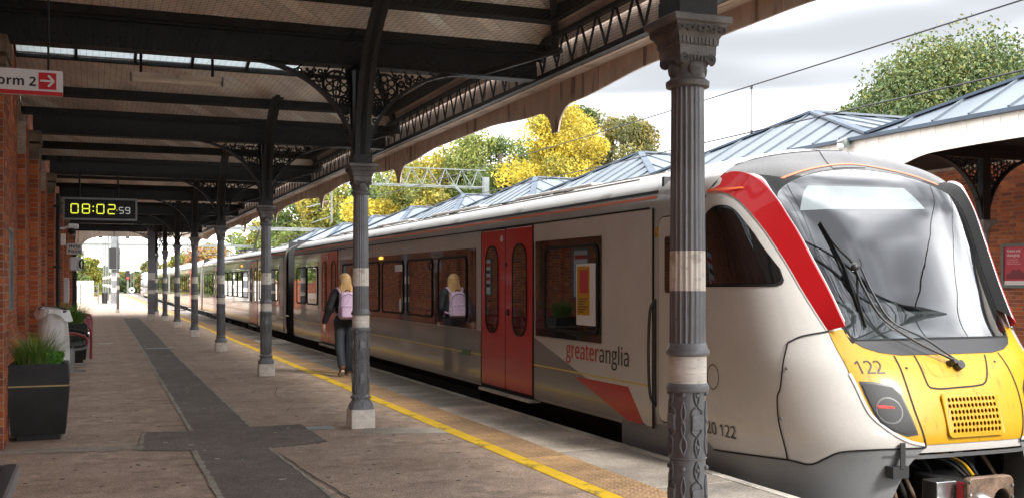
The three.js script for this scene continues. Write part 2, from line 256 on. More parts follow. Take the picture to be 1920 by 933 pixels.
  for (let i = 0; i < 9000; i++) { ee.set(rb() * 6, rb() * 6, rb() * 6); const s = 0.6 + rb() * 0.9; mm.compose(V(4.9 + rb() * 6.4, -1.0 + rb() * 0.03, 2 - rb() * 16), qq.setFromEuler(ee), V(s, s * 0.8, s)); bl.setMatrixAt(i, mm); }
  const O = sgroup('opposite_platform');
  mesh('surface', boxR(11.55, 16.4, -1.0, 0, -150, 14), M.asphalt, O); mesh('edge_coping', boxR(11.25, 11.55, -1.0, 0.002, -150, 14), M.coping, O);
  mesh('yellow_line', sheet([[12.4, 14], [12.5, 14], [12.5, -150], [12.4, -150]], 0.004), M.yellow, O);
}

// ------------------------------------------------------------------ the brick station building
const BC = [[0.48, 0.135, 0.045], [0.42, 0.105, 0.038], [0.54, 0.17, 0.06], [0.33, 0.095, 0.045], [0.46, 0.12, 0.036], [0.38, 0.12, 0.06], [0.28, 0.085, 0.05]];
const bcol = (r) => { const c = BC[Math.floor(r() * BC.length)], k = 0.82 + r() * 0.36; return [c[0] * k, c[1] * k, c[2] * k]; };
// courses of bricks on a wall plane. axis 'z': the face looks to +x or -x, runs along z; axis 'x': looks to +z, runs along x
function courses(b, axis, at, out, a0, a1, y0, y1, seed) {
  const r = rng(seed), H = 0.075, g = 0.0055;
  for (let k = 0, y = y0; y < y1 - 0.02; k++, y += H) {
    let p = a0 + (k % 2 ? -0.056 : 0), j = k;
    while (p < a1) {
      const w = j++ % 2 ? 0.1125 : 0.225, e = Math.min(p + w, a1), s = Math.max(p, a0);
      if (e - s > 0.025) {
        const d = 0.004 + r() * 0.003, c = bcol(r), t = Math.min(y + H, y1), o = at + out * d, i = at - out * 0.01;
        if (axis === 'z') b.box(Math.min(o, i), Math.max(o, i), y + g, t - g, s + g, e - g, c); else b.box(s + g, e - g, y + g, t - g, Math.min(o, i), Math.max(o, i), c);
      }
      p += w;
    }
  }
}
{
  const W = thing('station_building', 'long orange brick station building with stepped pilasters along the platform', 'building', [-1.1, 0, -23]);
  const lx = (x) => x + 1.1, lz = (z) => z + 23, REC = -1.06, STEP = -0.94, PIL = -0.80, zEnd = -56.2;
  mesh('wall', boxR(lx(-2.2), lx(REC), 0, 5.7, lz(zEnd), lz(13)), M.mortar, W);
  const brickGeo = [0.225, 0.1125].map((w) => rbox(w - 0.011, 0.064, 0.02, 0.004));
  const bw = new B();
  GIRD.forEach((gz, i) => {
    const near = i >= 3 && i <= 5;                                      // girders whose pilasters show their bricks singly
    mesh('pilaster', [boxR(lx(REC) - 0.05, lx(STEP), 0, 3.98, lz(gz) - 1.1, lz(gz) + 1.1), boxR(lx(STEP) - 0.05, lx(PIL), 0, 3.55, lz(gz) - 0.32, lz(gz) + 0.32)], M.mortar, W);
    const cap = [[3.50, 0.095, 0.33], [3.58, 0.103, 0.345], [3.66, 0.112, 0.36], [3.78, 0.12, 0.37]].map(([y, o, w], k) => boxR(lx(STEP) - 0.05, lx(PIL) + o - 0.09, y + 0.002, y + (k === 3 ? 0.17 : 0.08), lz(gz) - w, lz(gz) + w));
    mesh('pilaster_capital', cap, M.stone, W);
    mesh('plinth', (() => { const b = new B(), z0 = lz(gz) - BAY + 1.1, z1 = lz(gz) - 1.1; b.prism([V(lx(REC) - 0.02, 0, z1), V(lx(STEP) - 0.005, 0, z1), V(lx(STEP) - 0.005, 0, z0), V(lx(REC) - 0.02, 0, z0)], [V(lx(REC) - 0.02, 1.0, z1), V(lx(STEP) - 0.005, 0.72, z1), V(lx(STEP) - 0.005, 0.72, z0), V(lx(REC) - 0.02, 1.0, z0)]); return b.geo(false); })(), M.mortar, W);
    // faces that look along the platform
    for (const [fz, xa, xb] of [[gz + 1.1, REC, STEP], [gz + 0.32, STEP, PIL]]) {
      if (near && !(i === 3)) {
        const wd = xb - xa, r = rng(i * 31 + Math.round(fz * 7));
        for (let k = 0, y = 0.5; y < 3.5; k++, y += 0.075) {
          const m = mesh('brick', brickGeo[1], M.bricks[Math.floor(r() * 5)], W);
          m.scale.x = (wd - 0.006) / 0.1125; m.position.set(lx((xa + xb) / 2), y + 0.0375, lz(fz) - 0.004 + r() * 0.003);
        }
        courses(bw, 'x', lz(fz), 1, lx(xa), lx(xb), 0, 0.5, i * 3 + 2);
      } else courses(bw, 'x', lz(fz), 1, lx(xa), lx(xb), 0, 3.5, i * 3 + 1);
    }
    courses(bw, 'z', lx(PIL), 1, lz(gz) - 0.32, lz(gz) + 0.32, 0, 3.5, i * 5 + 1);
    for (const s of [-1, 1]) courses(bw, 'z', lx(STEP), 1, Math.min(lz(gz) + s * 0.32, lz(gz) + s * 1.1), Math.max(lz(gz) + s * 0.32, lz(gz) + s * 1.1), 0, 3.95, i * 5 + 2 + s);
    if (i < GIRD.length - 1) {                                          // sloped sill bricks and the recessed bay
      courses(bw, 'z', lx(REC), 1, lz(gz) - BAY + 1.1, lz(gz) - 1.1, 1.0, 5.2, i * 7 + 1);
      const r = rng(i + 400), y0 = 0.72, y1 = 1.0, x0 = lx(STEP) - 0.005, x1 = lx(REC);
      for (let z = lz(gz) - BAY + 1.1; z < lz(gz) - 1.15; z += 0.0775) for (let h = 0; h < 2; h++) {
        const fa = h * 0.5 + 0.02, fb = h * 0.5 + 0.48, za = z + 0.005, zb = z + 0.0725, q = (f, zz, l) => V(mixn(x0, x1, f) + l * 0.9, mixn(y0, y1, f) + l * 0.4, zz);
        bw.prism([q(fa, zb, 0), q(fa, za, 0), q(fb, za, 0), q(fb, zb, 0)].reverse(), [q(fa, zb, 0.006), q(fa, za, 0.006), q(fb, za, 0.006), q(fb, zb, 0.006)].reverse(), bcol(r));
      }
      courses(bw, 'z', lx(STEP) - 0.005, 1, lz(gz) - BAY + 1.1, lz(gz) - 1.1, 0, 0.72, i * 7 + 3);
    }
  });
  stuff(mesh('brickwork', bw.geo(), M.brick, W));
  // low garden wall beyond the building
  const G = thing('low_brick_wall', 'low orange brick wall with stone coping running on past the station building', 'wall', [-1.4, 0, -60]);
  mesh('wall', boxR(-0.2, 0.2, 0, 1.5, -10, 3.7), M.mortar, G);
  const b2 = new B(); courses(b2, 'z', 0.2, 1, -10, 3.7, 0, 1.5, 900); courses(b2, 'x', 3.7, 1, -0.2, 0.2, 0, 1.5, 901); stuff(mesh('brickwork', b2.geo(), M.brick, G));
  for (let i = 0; i < 3; i++) mesh('pier', boxR(-0.26, 0.26, 0, 1.7, -9.6 + i * 6.2, -9.1 + i * 6.2), M.bricks[1], G);
  mesh('coping', boxR(-0.25, 0.25, 1.5, 1.58, -10.1, 3.75), M.stone, G);
}

// ------------------------------------------------------------------ the canopy
const Y0 = 4.34, YR = 5.46, HIPX = 5.02, APEX = 3.45, GB = 3.95;
function clipHalf(P, a, b) { const out = []; for (let i = 0; i < P.length; i++) { const p = P[i], q = P[(i + 1) % P.length], fp = (p[0] - a[0]) * b[0] + (p[1] - a[1]) * b[1], fq = (q[0] - a[0]) * b[0] + (q[1] - a[1]) * b[1]; if (fp >= 0) out.push(p); if ((fp >= 0) !== (fq >= 0)) { const t = fp / (fp - fq); out.push([mixn(p[0], q[0], t), mixn(p[1], q[1], t)]); } } return out; }
const area2 = (P) => P.reduce((s, p, i) => { const q = P[(i + 1) % P.length]; return s + p[0] * q[1] - q[0] * p[1]; }, 0) / 2;
// bottom edge of the scalloped fascia at distance d from the nearest column
const scallop = (d) => { d = Math.abs(d); if (d < 0.10) return 3.36; if (d < 0.55) { const t = (d - 0.10) / 0.45; return 3.36 + 0.29 * Math.pow(1 - Math.pow(1 - t, 2.6), 0.55); } return 3.65 + 0.09 * smooth(0.55, 2.4, d); };
function fasciaBoard(z0, z1, gz, x, thick, top) { const b = new B(), h = (z) => scallop(z - gz), n = Math.min(Math.abs(z0 - gz), Math.abs(z1 - gz)) < 0.7 ? 5 : 1, at = (i) => mixn(z0, z1, i / n); for (let i = 0; i < n; i++) { const a = at(i), c = at(i + 1); b.prism([V(x, h(c), c), V(x + thick, h(c), c), V(x + thick, h(a), a), V(x, h(a), a)], [V(x, top, c), V(x + thick, top, c), V(x + thick, top, a), V(x, top, a)]); } return b.geo(false); }
function filigree(a, h) {                                               // rings and rosettes packed into the spandrel above the arch
  const out = [], put = [], r = rng(31), arch = (x) => { const t = clamp((a - x) / a); return h * Math.sqrt(1 - t * t); };
  const ring = (x, y, R, t, seg = 18) => out.push(new THREE.TorusGeometry(R, t, 4, seg).scale(1, 1, 1.3).translate(x, y, 0));
  const clear = (x, y) => { let d = Math.min(x - 0.03, h - 0.03 - y); for (let k = 0; k <= 24; k++) { const X = a * k / 24; d = Math.min(d, Math.hypot(x - X, y - arch(X)) - 0.03); } return y > arch(x) ? d : -1; };
  for (const [R, n] of [[0.155, 900], [0.10, 900], [0.065, 1200], [0.045, 2500], [0.030, 4000], [0.020, 6000]]) for (let k = 0; k < n; k++) {
    const x = r() * a, y = r() * h; if (clear(x, y) < R) continue;
    if (put.some(([X, Y, q]) => Math.hypot(x - X, y - Y) < R + q - 0.004)) continue;
    put.push([x, y, R]); ring(x, y, R - 0.009, R > 0.06 ? 0.0125 : 0.0105, R > 0.06 ? 18 : 9);
    if (R > 0.06) { ring(x, y, R * 0.27, 0.011, 9); for (let j = 0; j < 6; j++) { const q = j * Math.PI / 3 + x * 3; ring(x + Math.cos(q) * R * 0.6, y + Math.sin(q) * R * 0.6, R * 0.26, 0.0105, 8); } }
    else if (R > 0.035) { ring(x, y, R * 0.4, 0.007, 8); }
  }
  for (let k = 1; k < 7; k++) out.push(tube([V(a * k / 8, arch(a * k / 8), 0), V(a * k / 8 + 0.05, mixn(arch(a * k / 8), h, 0.45), 0), V(a * k / 8 - 0.03, h, 0)], 0.009, 10, 4));
  return norm(out);
}
function archRib(a, h, w, t, n = 22) {
  const b = new B(), P = (k, o) => { const q = k / n * Math.PI / 2; return [a - (a + o) * Math.cos(q), (h + o) * Math.sin(q)]; };
  for (let k = 0; k < n; k++) { const [x0, y0] = P(k, 0), [x1, y1] = P(k + 1, 0), [u0, v0] = P(k, t), [u1, v1] = P(k + 1, t); b.prism([V(x0, y0, -w / 2), V(x1, y1, -w / 2), V(u1, v1, -w / 2), V(u0, v0, -w / 2)].reverse(), [V(x0, y0, w / 2), V(x1, y1, w / 2), V(u1, v1, w / 2), V(u0, v0, w / 2)].reverse()); }
  return b.geo(false);
}
const SPW = 1.18, SPH = GB - 2.89, filiGeo = filigree(SPW, SPH), ribGeo = archRib(SPW, SPH, 0.10, 0.035);
const rivetGeo = (() => { const one = new THREE.SphereGeometry(0.017, 6, 3, 0, Math.PI * 2, 0, Math.PI / 2).rotateX(Math.PI / 2), g = []; for (let i = 0; i < 44; i++) for (const y of [GB + 0.045, GB + 0.125]) g.push(one.clone().translate(-0.62 + i * 0.125, y, 0)); return norm(g); })();
const lbar = (dx) => bar(V(0, GB + 0.03, 0), V(0, GB + 0.40, dx), 0.012, 0.035), lbars = [lbar(0.2), lbar(-0.2)];
function spandrel(parent, x, z, dir, m) { const s = mesh('spandrel_bracket', ribGeo, m, parent); s.position.set(x, 2.89, z); if (dir < 0) s.rotation.y = Math.PI; const f = mesh('filigree', filiGeo, m, s); return s; }
{
  const C = thing('platform_canopy', 'black iron canopy with boarded soffit and scalloped fascia over the near platform', 'canopy', [2, 0, -23]);
  const ox = -2, oz = 23, at = (o) => { o.position.x += ox; o.position.z += oz; return o; };
  let boards = 0, plankCount = 0; const restBoards = [];
  GIRD.forEach((gz, i) => {
    const gir = at(mesh('girder', [boxR(-0.9, 4.84, GB + 0.02, 4.26, gz - 0.012, gz + 0.012), boxR(-0.9, 4.84, GB, GB + 0.02, gz - 0.11, gz + 0.11), boxR(-0.9, 4.84, GB + 0.021, GB + 0.17, gz + 0.012, gz + 0.026), boxR(-0.9, 4.84, 4.24, 4.26, gz - 0.09, gz - 0.0125), boxR(-0.9, 4.84, 4.24, 4.26, gz + 0.0125, gz + 0.09)], M.iron, C));
    if (i >= 2 && i < 7) { const rv = stuff(mesh('rivets', rivetGeo, M.iron, gir)); rv.position.set(0, 0, gz + 0.026); }
    at(mesh('gutter_beam', boxR(-1.06, 4.98, 4.262, 4.46, gz - 0.17, gz + 0.17), M.timberDark, C));
    at(mesh('stanchion', [boxR(COL_X - 0.075, COL_X + 0.075, 2.90, GB + 0.015, gz - 0.075, gz + 0.075), boxR(COL_X - 0.105, COL_X + 0.105, 2.901, 2.99, gz - 0.105, gz + 0.105)], M.iron, C));
    at(spandrel(C, COL_X - 0.08, gz, -1, M.iron)); at(spandrel(C, COL_X + 0.08, gz, 1, M.iron));
    for (const s of [-1, 1]) {                                          // braces along the platform, from the column up to the roof
      const pts = []; for (let k = 0; k <= 12; k++) { const q = k / 12 * Math.PI / 2; pts.push([s * (0.09 + 1.25 * (1 - Math.cos(q))), 2.90 + 1.62 * Math.sin(q)]); }
      const b = new B(); for (let k = 0; k < 12; k++) for (const [x0, x1, t] of [[-0.085, 0.085, 0.03], [-0.03, 0.03, 0.11]]) { const [z0, y0] = pts[k], [z1, y1] = pts[k + 1], e = s * t; b.prism([V(x0, y0, z0), V(x1, y0, z0), V(x1, y0 + t * 0.6, z0 - e * 0.7), V(x0, y0 + t * 0.6, z0 - e * 0.7)], [V(x0, y1, z1), V(x1, y1, z1), V(x1, y1 + t * 0.6, z1 - e * 0.7), V(x0, y1 + t * 0.6, z1 - e * 0.7)]); }
      const m = at(mesh('curved_brace', b.geo(false), M.iron, C)); m.position.x += COL_X; m.position.z += gz;
    }
  });
  const ends = [GIRD[0] + BAY, ...GIRD, GIRD[GIRD.length - 1] - 3.6];
  for (let i = 0; i < ends.length - 1; i++) {
    const za = ends[i], zb = ends[i + 1], full = i > 0 && i < ends.length - 2, zm = full || i === 0 ? (za + zb) / 2 : zb;
    const slope = (ze, name, det) => {                                  // one roof slope from the girder at ze to the ridge at zm
      const zs = ze + (zm > ze ? 0.15 : -0.15), len = Math.hypot(zm - zs, YR - Y0), P = (x, l) => V(x, Y0 + (YR - Y0) * l / len, zs + (zm - zs) * l / len), hx = (l) => HIPX - (HIPX - APEX) * l / len;
      const up = V(0, Math.abs(zm - zs), (zm > zs ? -1 : 1) * (YR - Y0)).normalize(), sg = zm > zs ? 1 : -1;
      const pan = (Q, t0, t1) => { const b = new B(); let q = Q; if (area2(q) * sg < 0) q = q.slice().reverse(); b.prism(q.map(([x, l]) => P(x, l).addScaledVector(up, t0)).reverse(), q.map(([x, l]) => P(x, l).addScaledVector(up, t1)).reverse()); return b.geo(false); };
      const lg = len * 0.47, lt = len * 0.95, lower = [[-1.05, 0], [hx(0), 0], [hx(lg), lg], [-1.05, lg]];
      at(mesh('roof_boarding', pan(lower, 0.012, 0.06), det ? M.timberDark : M.soffit[i % 3], C));
      at(mesh('roof_boarding', pan([[3.0, lg + 0.002], [hx(lg), lg + 0.002], [hx(lt), lt], [3.0, lt]], 0.012, 0.06), M.soffit[(i + 1) % 3], C));
      at(mesh('roof_boarding', pan([[-1.05, lt + 0.002], [hx(lt), lt + 0.002], [hx(len), len], [-1.05, len]], 0.012, 0.06), M.soffit[i % 3], C));
      for (let k = 0; k < 5; k++) { const x0 = -1.05 + k * 0.81; at(mesh('roof_glass', pan([[x0 + 0.02, lg + 0.02], [x0 + 0.79, lg + 0.02], [x0 + 0.79, lt - 0.02], [x0 + 0.02, lt - 0.02]], 0.03, 0.034), M.roofGlass, C)); at(mesh('glazing_bar', pan([[x0 - 0.02, lg], [x0 + 0.02, lg], [x0 + 0.02, lt], [x0 - 0.02, lt]], -0.03, 0.05), M.timberDark, C)); }
      if (det) {                                                        // boards laid on the slant, each its own
        for (const [l0, l1] of [[0, lg]]) {
          const R = [[-1.05, l0], [hx(l0), l0], [hx(l1), l1], [-1.05, l1]], d = [0.72, -0.69], n = [0.69, 0.72], w = 0.15;
          for (let k = -8; k < 48; k++) { const c = k * w - 0.9; let Q = clipHalf(R, [n[0] * (c + 0.004), n[1] * (c + 0.004)], n); if (Q.length > 2) Q = clipHalf(Q, [n[0] * (c + w - 0.004), n[1] * (c + w - 0.004)], [-n[0], -n[1]]); if (Q.length < 3 || Math.abs(area2(Q)) < 0.003) continue; at(mesh('plank', pan(Q, 0, 0.011), M.soffit[Math.floor(R0() * 3)], C)); plankCount++; }
        }
      }
      for (const [f, pw, pd] of [[0.2, 0.045, 0.14], [0.47, 0.02, 0.05]]) { const l = len * f; at(mesh('purlin', pan([[-1.04, l - pw], [hx(l) - 0.02, l - pw], [hx(l) - 0.02, l + pw], [-1.04, l + pw]], -pd, -0.002), M.timberDark, C)); }
      const h0 = P(HIPX, 0), h1 = P(APEX, len); at(mesh('hip_rafter', bar(h0.clone().addScaledVector(up, -0.06), h1.clone().addScaledVector(up, -0.06), 0.075, 0.15), M.timberDark, C));
    };
    if (i > 0 || true) slope(zb, 'far', i >= 3 && i <= 5);
    slope(za, 'near', false);
    if (full || i === 0) {                                              // hipped end above the track
      const b = new B(), q = [V(HIPX, Y0, za - 0.15), V(HIPX, Y0, zb + 0.15), V(APEX, YR, zm)]; b.prism(q.map((v) => v.clone()).reverse(), q.map((v) => v.clone().add(V(0.02, 0.05, 0))).reverse());
      at(mesh('hip_boarding', b.geo(false), M.soffit[i % 3], C));
      const lm = 0.22, p = (f, o) => V(mixn(HIPX, APEX, f) - 0.02, mixn(Y0, YR, f) - 0.09, 0); at(mesh('purlin', bar(V(mixn(HIPX, APEX, lm), mixn(Y0, YR, lm) - 0.08, mixn(za - 0.15, zm, lm)), V(mixn(HIPX, APEX, lm), mixn(Y0, YR, lm) - 0.08, mixn(zb + 0.15, zm, lm)), 0.08, 0.14), M.timberDark, C));
    }
    at(mesh('ridge_beam', boxR(-1.05, APEX, YR - 0.2, YR - 0.02, zm - 0.04, zm + 0.04), M.timberDark, C));
    // lattice girder and boarded fascia along the track edge
    const lg = at(mesh('lattice_girder', [boxR(4.80, 4.88, GB - 0.02, GB + 0.035, zb, za), boxR(4.80, 4.88, GB + 0.385, GB + 0.43, zb, za)], M.iron, C));
    const nb = Math.round((za - zb) / 0.4), rest = [];
    for (let k = 0; k < nb; k++) for (const s of [0, 1]) { const z = zb + 0.2 + k * (za - zb) / nb; if (i >= 3 && i <= 5) { const m = mesh('lattice_bar', lbars[s], M.iron, lg); m.position.set(4.83 + s * 0.015, 0, z); } else rest.push(lbars[s].clone().translate(4.83 + s * 0.015, 0, z)); }
    if (rest.length) stuff(mesh('lattice_bars', rest, M.iron, lg));
    at(mesh('fascia_moulding', [boxR(4.96, 5.075, 3.925, 3.985, zb, za), boxR(4.90, 4.96, 3.93, 3.97, zb, za)], M.valance[0], C));
    const n = Math.max(1, Math.round((za - zb) / 0.144));
    for (let k = 0; k < n; k++) {
      const z0 = zb + k * (za - zb) / n, z1 = zb + (k + 1) * (za - zb) / n - 0.003, gz = full ? ((z0 + z1) / 2 > zm ? za : zb) : i === 0 ? zb : za, g = fasciaBoard(z0, z1, gz, 5.08 + (k % 2) * 0.002, 0.022, 4.40);
      if (i >= 2 && i <= 7 && boards < 290) { at(mesh('fascia_board', g, M.valance[Math.floor(R0() * 3)], C)); boards++; } else restBoards.push(g);
    }
    for (const f of [0.25, 0.75]) { const z = mixn(za, zb, f); at(mesh('strut', bar(V(4.1, GB + 0.02, f < 0.5 ? za - 0.05 : zb + 0.05), V(4.8, GB + 0.2, z + (f < 0.5 ? 0.9 : -0.9)), 0.04, 0.05), M.iron, C)); }
  }
  stuff(at(mesh('far_fascia_boards', restBoards, M.valance[1], C)));
  const zl = ends[ends.length - 1];                                     // far gable end with its own scalloped board
  const sh = poly([[-1.05, 5.5], [-1.05, 3.1], [-0.7, 3.15], [-0.55, 3.45], [-0.2, 3.72], [0.3, 3.85], [2.2, 3.85], [2.6, 3.7], [2.74, 3.4], [2.9, 3.7], [3.3, 3.85], [4.6, 3.85], [4.9, 3.6], [5.1, 3.4], [5.1, 5.5]]);
  at(mesh('end_fascia', extr(sh, 0.03).translate(0, 0, zl - 0.03), M.valance[2], C));
  // bird netting hung under the girders
  const nb = new B(), line = (a, b) => { const w = 0.0013, d = b.clone().sub(a).normalize(), s = Math.abs(d.x) > 0.5 ? V(0, 0, 1) : V(1, 0, 0); const q = (p) => [p.clone().addScaledVector(s, w), p.clone().add(V(0, w * 1.4, 0)), p.clone().addScaledVector(s, -w)]; const A = q(a), E = q(b); for (let k = 0; k < 3; k++) nb.quad(A[k], A[(k + 1) % 3], E[(k + 1) % 3], E[k]); };
  const sag = (x, z) => 3.925 + 0.012 * Math.sin(z * 1.7 + x) + 0.008 * Math.sin(x * 2.3);
  for (let z = -4.0; z > -25; z -= 0.06) for (let k = 0; k < 4; k++) { const x0 = -0.85 + k * 1.4, x1 = x0 + 1.4; line(V(x0, sag(x0, z), z), V(x1, sag(x1, z), z)); }
  for (let x = -0.85; x < 4.75; x += 0.06) for (let k = 0; k < 14; k++) { const z0 = -4 - k * 1.5, z1 = z0 - 1.5; line(V(x, sag(x, z0), z0), V(x, sag(x, z1), z1)); }
  solo('bird_netting', nb.geo(false), M.net, 'fine black bird netting stretched beneath the canopy roof', 'netting');
}

// ------------------------------------------------------------------ cast iron columns
function ringLoft(levels, n = 32) {                                     // levels: [y, half width, squareness 0..1]
  const pos = [], idx = [];
  levels.forEach(([y, h, s]) => { for (let i = 0; i < n; i++) { const a = i / n * Math.PI * 2, c = Math.cos(a), q = Math.sin(a), e = mixn(1, 1 / Math.max(Math.abs(c), Math.abs(q)), s); pos.push(c * h * e, y, q * h * e); } });
  for (let l = 0; l < levels.length - 1; l++) for (let i = 0; i < n; i++) { const a = l * n + i, b = l * n + (i + 1) % n; idx.push(a, a + n, b, b, a + n, b + n); }
  const c0 = pos.length / 3; pos.push(0, levels[0][0], 0, 0, levels[levels.length - 1][0], 0);
  for (let i = 0; i < n; i++) { idx.push(c0, i, (i + 1) % n); idx.push(c0 + 1, (levels.length - 1) * n + (i + 1) % n, (levels.length - 1) * n + i); }
  let g = new THREE.BufferGeometry(); g.setAttribute('position', new THREE.Float32BufferAttribute(pos, 3)); g.setIndex(idx); g.computeVertexNormals(); g = toCreasedNormals(g, 0.6); return uvm(g);
}
function fluted(r0, r1, y0, y1, n = 20, depth = 0.075) {
  const S = 8, N = n * S, pos = [], idx = [];
  for (const [y, r] of [[y0, r0], [y1, r1]]) for (let i = 0; i < N; i++) { const f = (i % S) / S, d = f < 0.22 ? 0 : Math.sin((f - 0.22) / 0.78 * Math.PI), a = i / N * Math.PI * 2, R = r * (1 - depth * Math.pow(Math.max(0, d), 0.7)); pos.push(Math.cos(a) * R, y, Math.sin(a) * R); }
  for (let i = 0; i < N; i++) { const b = (i + 1) % N; idx.push(i, i + N, b, b, i + N, b + N); }
  let g = new THREE.BufferGeometry(); g.setAttribute('position', new THREE.Float32BufferAttribute(pos, 3)); g.setIndex(idx); g.computeVertexNormals(); return uvm(toCreasedNormals(g, 0.7));
}
const lathe = (pts, n = 32) => new THREE.LatheGeometry(pts.map(([r, y]) => new THREE.Vector2(r, y)), n);
const colGeo = (() => {
  const rad = 0.092, wrap = (a, y, o = 0) => V(Math.cos(a) * (rad + o), y, Math.sin(a) * (rad + o)), orn = [lathe([[0.0885, 0.36], [0.0885, 1.10]], 40)];
  for (let m = 0; m < 8; m++) for (const yb of [0.37, 0.735]) {           // strapwork: scrolls, lozenges and bosses standing proud of the shaft
    const a0 = m * Math.PI / 4, S = (u, v, o = 0) => wrap(a0 + u * 0.36, yb + v * 0.36, o), curve = (l, r = 0.0062) => orn.push(tube(l.map(([u, v]) => S(u, v)), r, 12, 4));
    if (m % 2 === 0) { curve([[0, 0.98], [-0.45, 0.86], [0, 0.72], [0.45, 0.86], [0, 0.98]]); curve([[0, 0.02], [-0.4, 0.16], [0, 0.30], [0.4, 0.16], [0, 0.02]]);
      for (const s of [-1, 1]) { curve([[s * 0.15, 0.70], [s * 0.75, 0.66], [s * 0.85, 0.55], [s * 0.5, 0.52], [s * 0.45, 0.60]]); curve([[s * 0.15, 0.31], [s * 0.75, 0.36], [s * 0.85, 0.44], [s * 0.5, 0.47]]); }
      orn.push(rbox(0.014, 0.075, 0.062, 0.005, rad, 0, 0).rotateY(-a0).translate(0, yb + 0.18, 0));
      orn.push(new THREE.SphereGeometry(0.013, 6, 4).translate(...S(0, 0.86, -0.002).toArray()), new THREE.SphereGeometry(0.012, 6, 4).translate(...S(0, 0.16, -0.002).toArray()));
    } else { curve([[0, 0.05], [0.5, 0.2], [-0.3, 0.4], [0.35, 0.6], [0, 0.78]]); curve([[0, 0.05], [-0.5, 0.2], [0.3, 0.4], [-0.35, 0.6], [0, 0.78]]); orn.push(new THREE.SphereGeometry(0.015, 6, 4).translate(...S(0, 0.88).toArray()), new THREE.SphereGeometry(0.014, 6, 4).translate(...S(0, 0.5).toArray())); }
  }
  for (const y of [0.368, 0.733, 1.095]) orn.push(new THREE.TorusGeometry(0.0915, 0.005, 5, 36).rotateX(Math.PI / 2).translate(0, y, 0));
  const base = [ringLoft([[0.205, 0.132, 0.55], [0.235, 0.134, 0.4], [0.27, 0.118, 0.25], [0.30, 0.10, 0.1], [0.315, 0.097, 0], [0.32, 0.108, 0], [0.345, 0.110, 0], [0.36, 0.098, 0], [0.365, 0.09, 0]], 40)];
  for (let i = 0; i < 16; i++) { const a = i / 16 * Math.PI * 2; base.push(new THREE.SphereGeometry(0.02, 6, 4).scale(0.6, 1.8, 0.9).rotateZ(0.5).translate(0.118, 0.258, 0).rotateY(a)); base.push(new THREE.SphereGeometry(0.009, 5, 4).translate(0.110, 0.333, 0).rotateY(a)); }
  const cap = [ringLoft([[2.555, 0.084, 0], [2.56, 0.106, 0], [2.585, 0.108, 0], [2.60, 0.088, 0], [2.63, 0.080, 0.1], [2.665, 0.088, 0.45], [2.70, 0.098, 0.85], [2.705, 0.100, 1], [2.75, 0.102, 1], [2.757, 0.110, 1], [2.785, 0.112, 1], [2.80, 0.120, 1], [2.85, 0.142, 1], [2.858, 0.158, 1], [2.886, 0.160, 1], [2.892, 0.154, 1]], 48)];
  const rr = rng(50);
  for (let f = 0; f < 4; f++) {
    const T = (g) => cap.push(g.rotateY(f * Math.PI / 2));
    for (let k = 0; k < 9; k++) { const x = -0.118 + k * 0.0295; T(new THREE.TorusGeometry(0.012, 0.0055, 5, 9).translate(x, 2.826 + (k % 2) * 0.008, 0.137)); T(new THREE.SphereGeometry(0.010, 6, 4).scale(1, 1.5, 0.8).translate(x + 0.014, 2.818 + rr() * 0.02, 0.134)); }
    for (let k = 0; k < 9; k++) T(boxR(-0.094 + k * 0.0215, -0.082 + k * 0.0215, 2.757, 2.786, 0.108, 0.1165));
    for (const s of [-1, 1]) { T(new THREE.TorusGeometry(0.022, 0.008, 6, 12).translate(s * 0.075, 2.688, 0.094)); T(new THREE.TorusGeometry(0.010, 0.006, 5, 9).translate(s * 0.075, 2.688, 0.096)); }
    T(new THREE.SphereGeometry(0.045, 10, 6).scale(1, 1.1, 0.5).translate(0, 2.645, 0.078));
    for (let k = 0; k < 5; k++) T(new THREE.SphereGeometry(0.010, 6, 4).scale(1, 1.6, 0.8).translate(-0.04 + k * 0.02, 2.69, 0.098));
  }
  return {
    plinth: rbox(0.262, 0.205, 0.262, 0.006, 0, 0.1025, 0), base: norm(base), orn: norm(orn),
    collar: lathe([[0.093, 1.102], [0.093, 1.235]], 40),
    rings: norm([lathe([[0.09, 1.235], [0.100, 1.236], [0.108, 1.245], [0.108, 1.262], [0.098, 1.275], [0.092, 1.30], [0.088, 1.30]], 40), lathe([[0.090, 1.058], [0.104, 1.062], [0.107, 1.078], [0.102, 1.094], [0.093, 1.103]], 40)]),
    plate: rbox(0.006, 0.085, 0.05, 0.002, 0.094, 1.17, 0),
    s1: norm([fluted(0.0905, 0.0885, 1.29, 1.555), lathe([[0.084, 1.29], [0.084, 1.555]], 24)]), s2: fluted(0.0889, 0.0875, 1.556, 1.752), s3: fluted(0.0876, 0.081, 1.7525, 2.562), cap: norm(cap),
  };
})();
function column(x, z, label, group, white = M.whitePaint) {
  const c = thing('iron_column', label, 'column', [x, 0, z], group);
  mesh('plinth', colGeo.plinth, white, c); mesh('base', colGeo.base, M.ironGrey, c); mesh('ornamented_shaft', colGeo.orn, M.ironGrey, c);
  const col = mesh('collar', colGeo.collar, white, c); mesh('number_plate', colGeo.plate, white, col).rotation.y = 0.35; mesh('collar_ring', colGeo.rings, M.ironGrey, c);
  mesh('fluted_shaft', colGeo.s1, M.ironGrey, c); mesh('painted_band', colGeo.s2, white, c); mesh('fluted_shaft', colGeo.s3, M.ironGrey, c); mesh('capital', colGeo.cap, M.capGrey, c);
  return c;
}
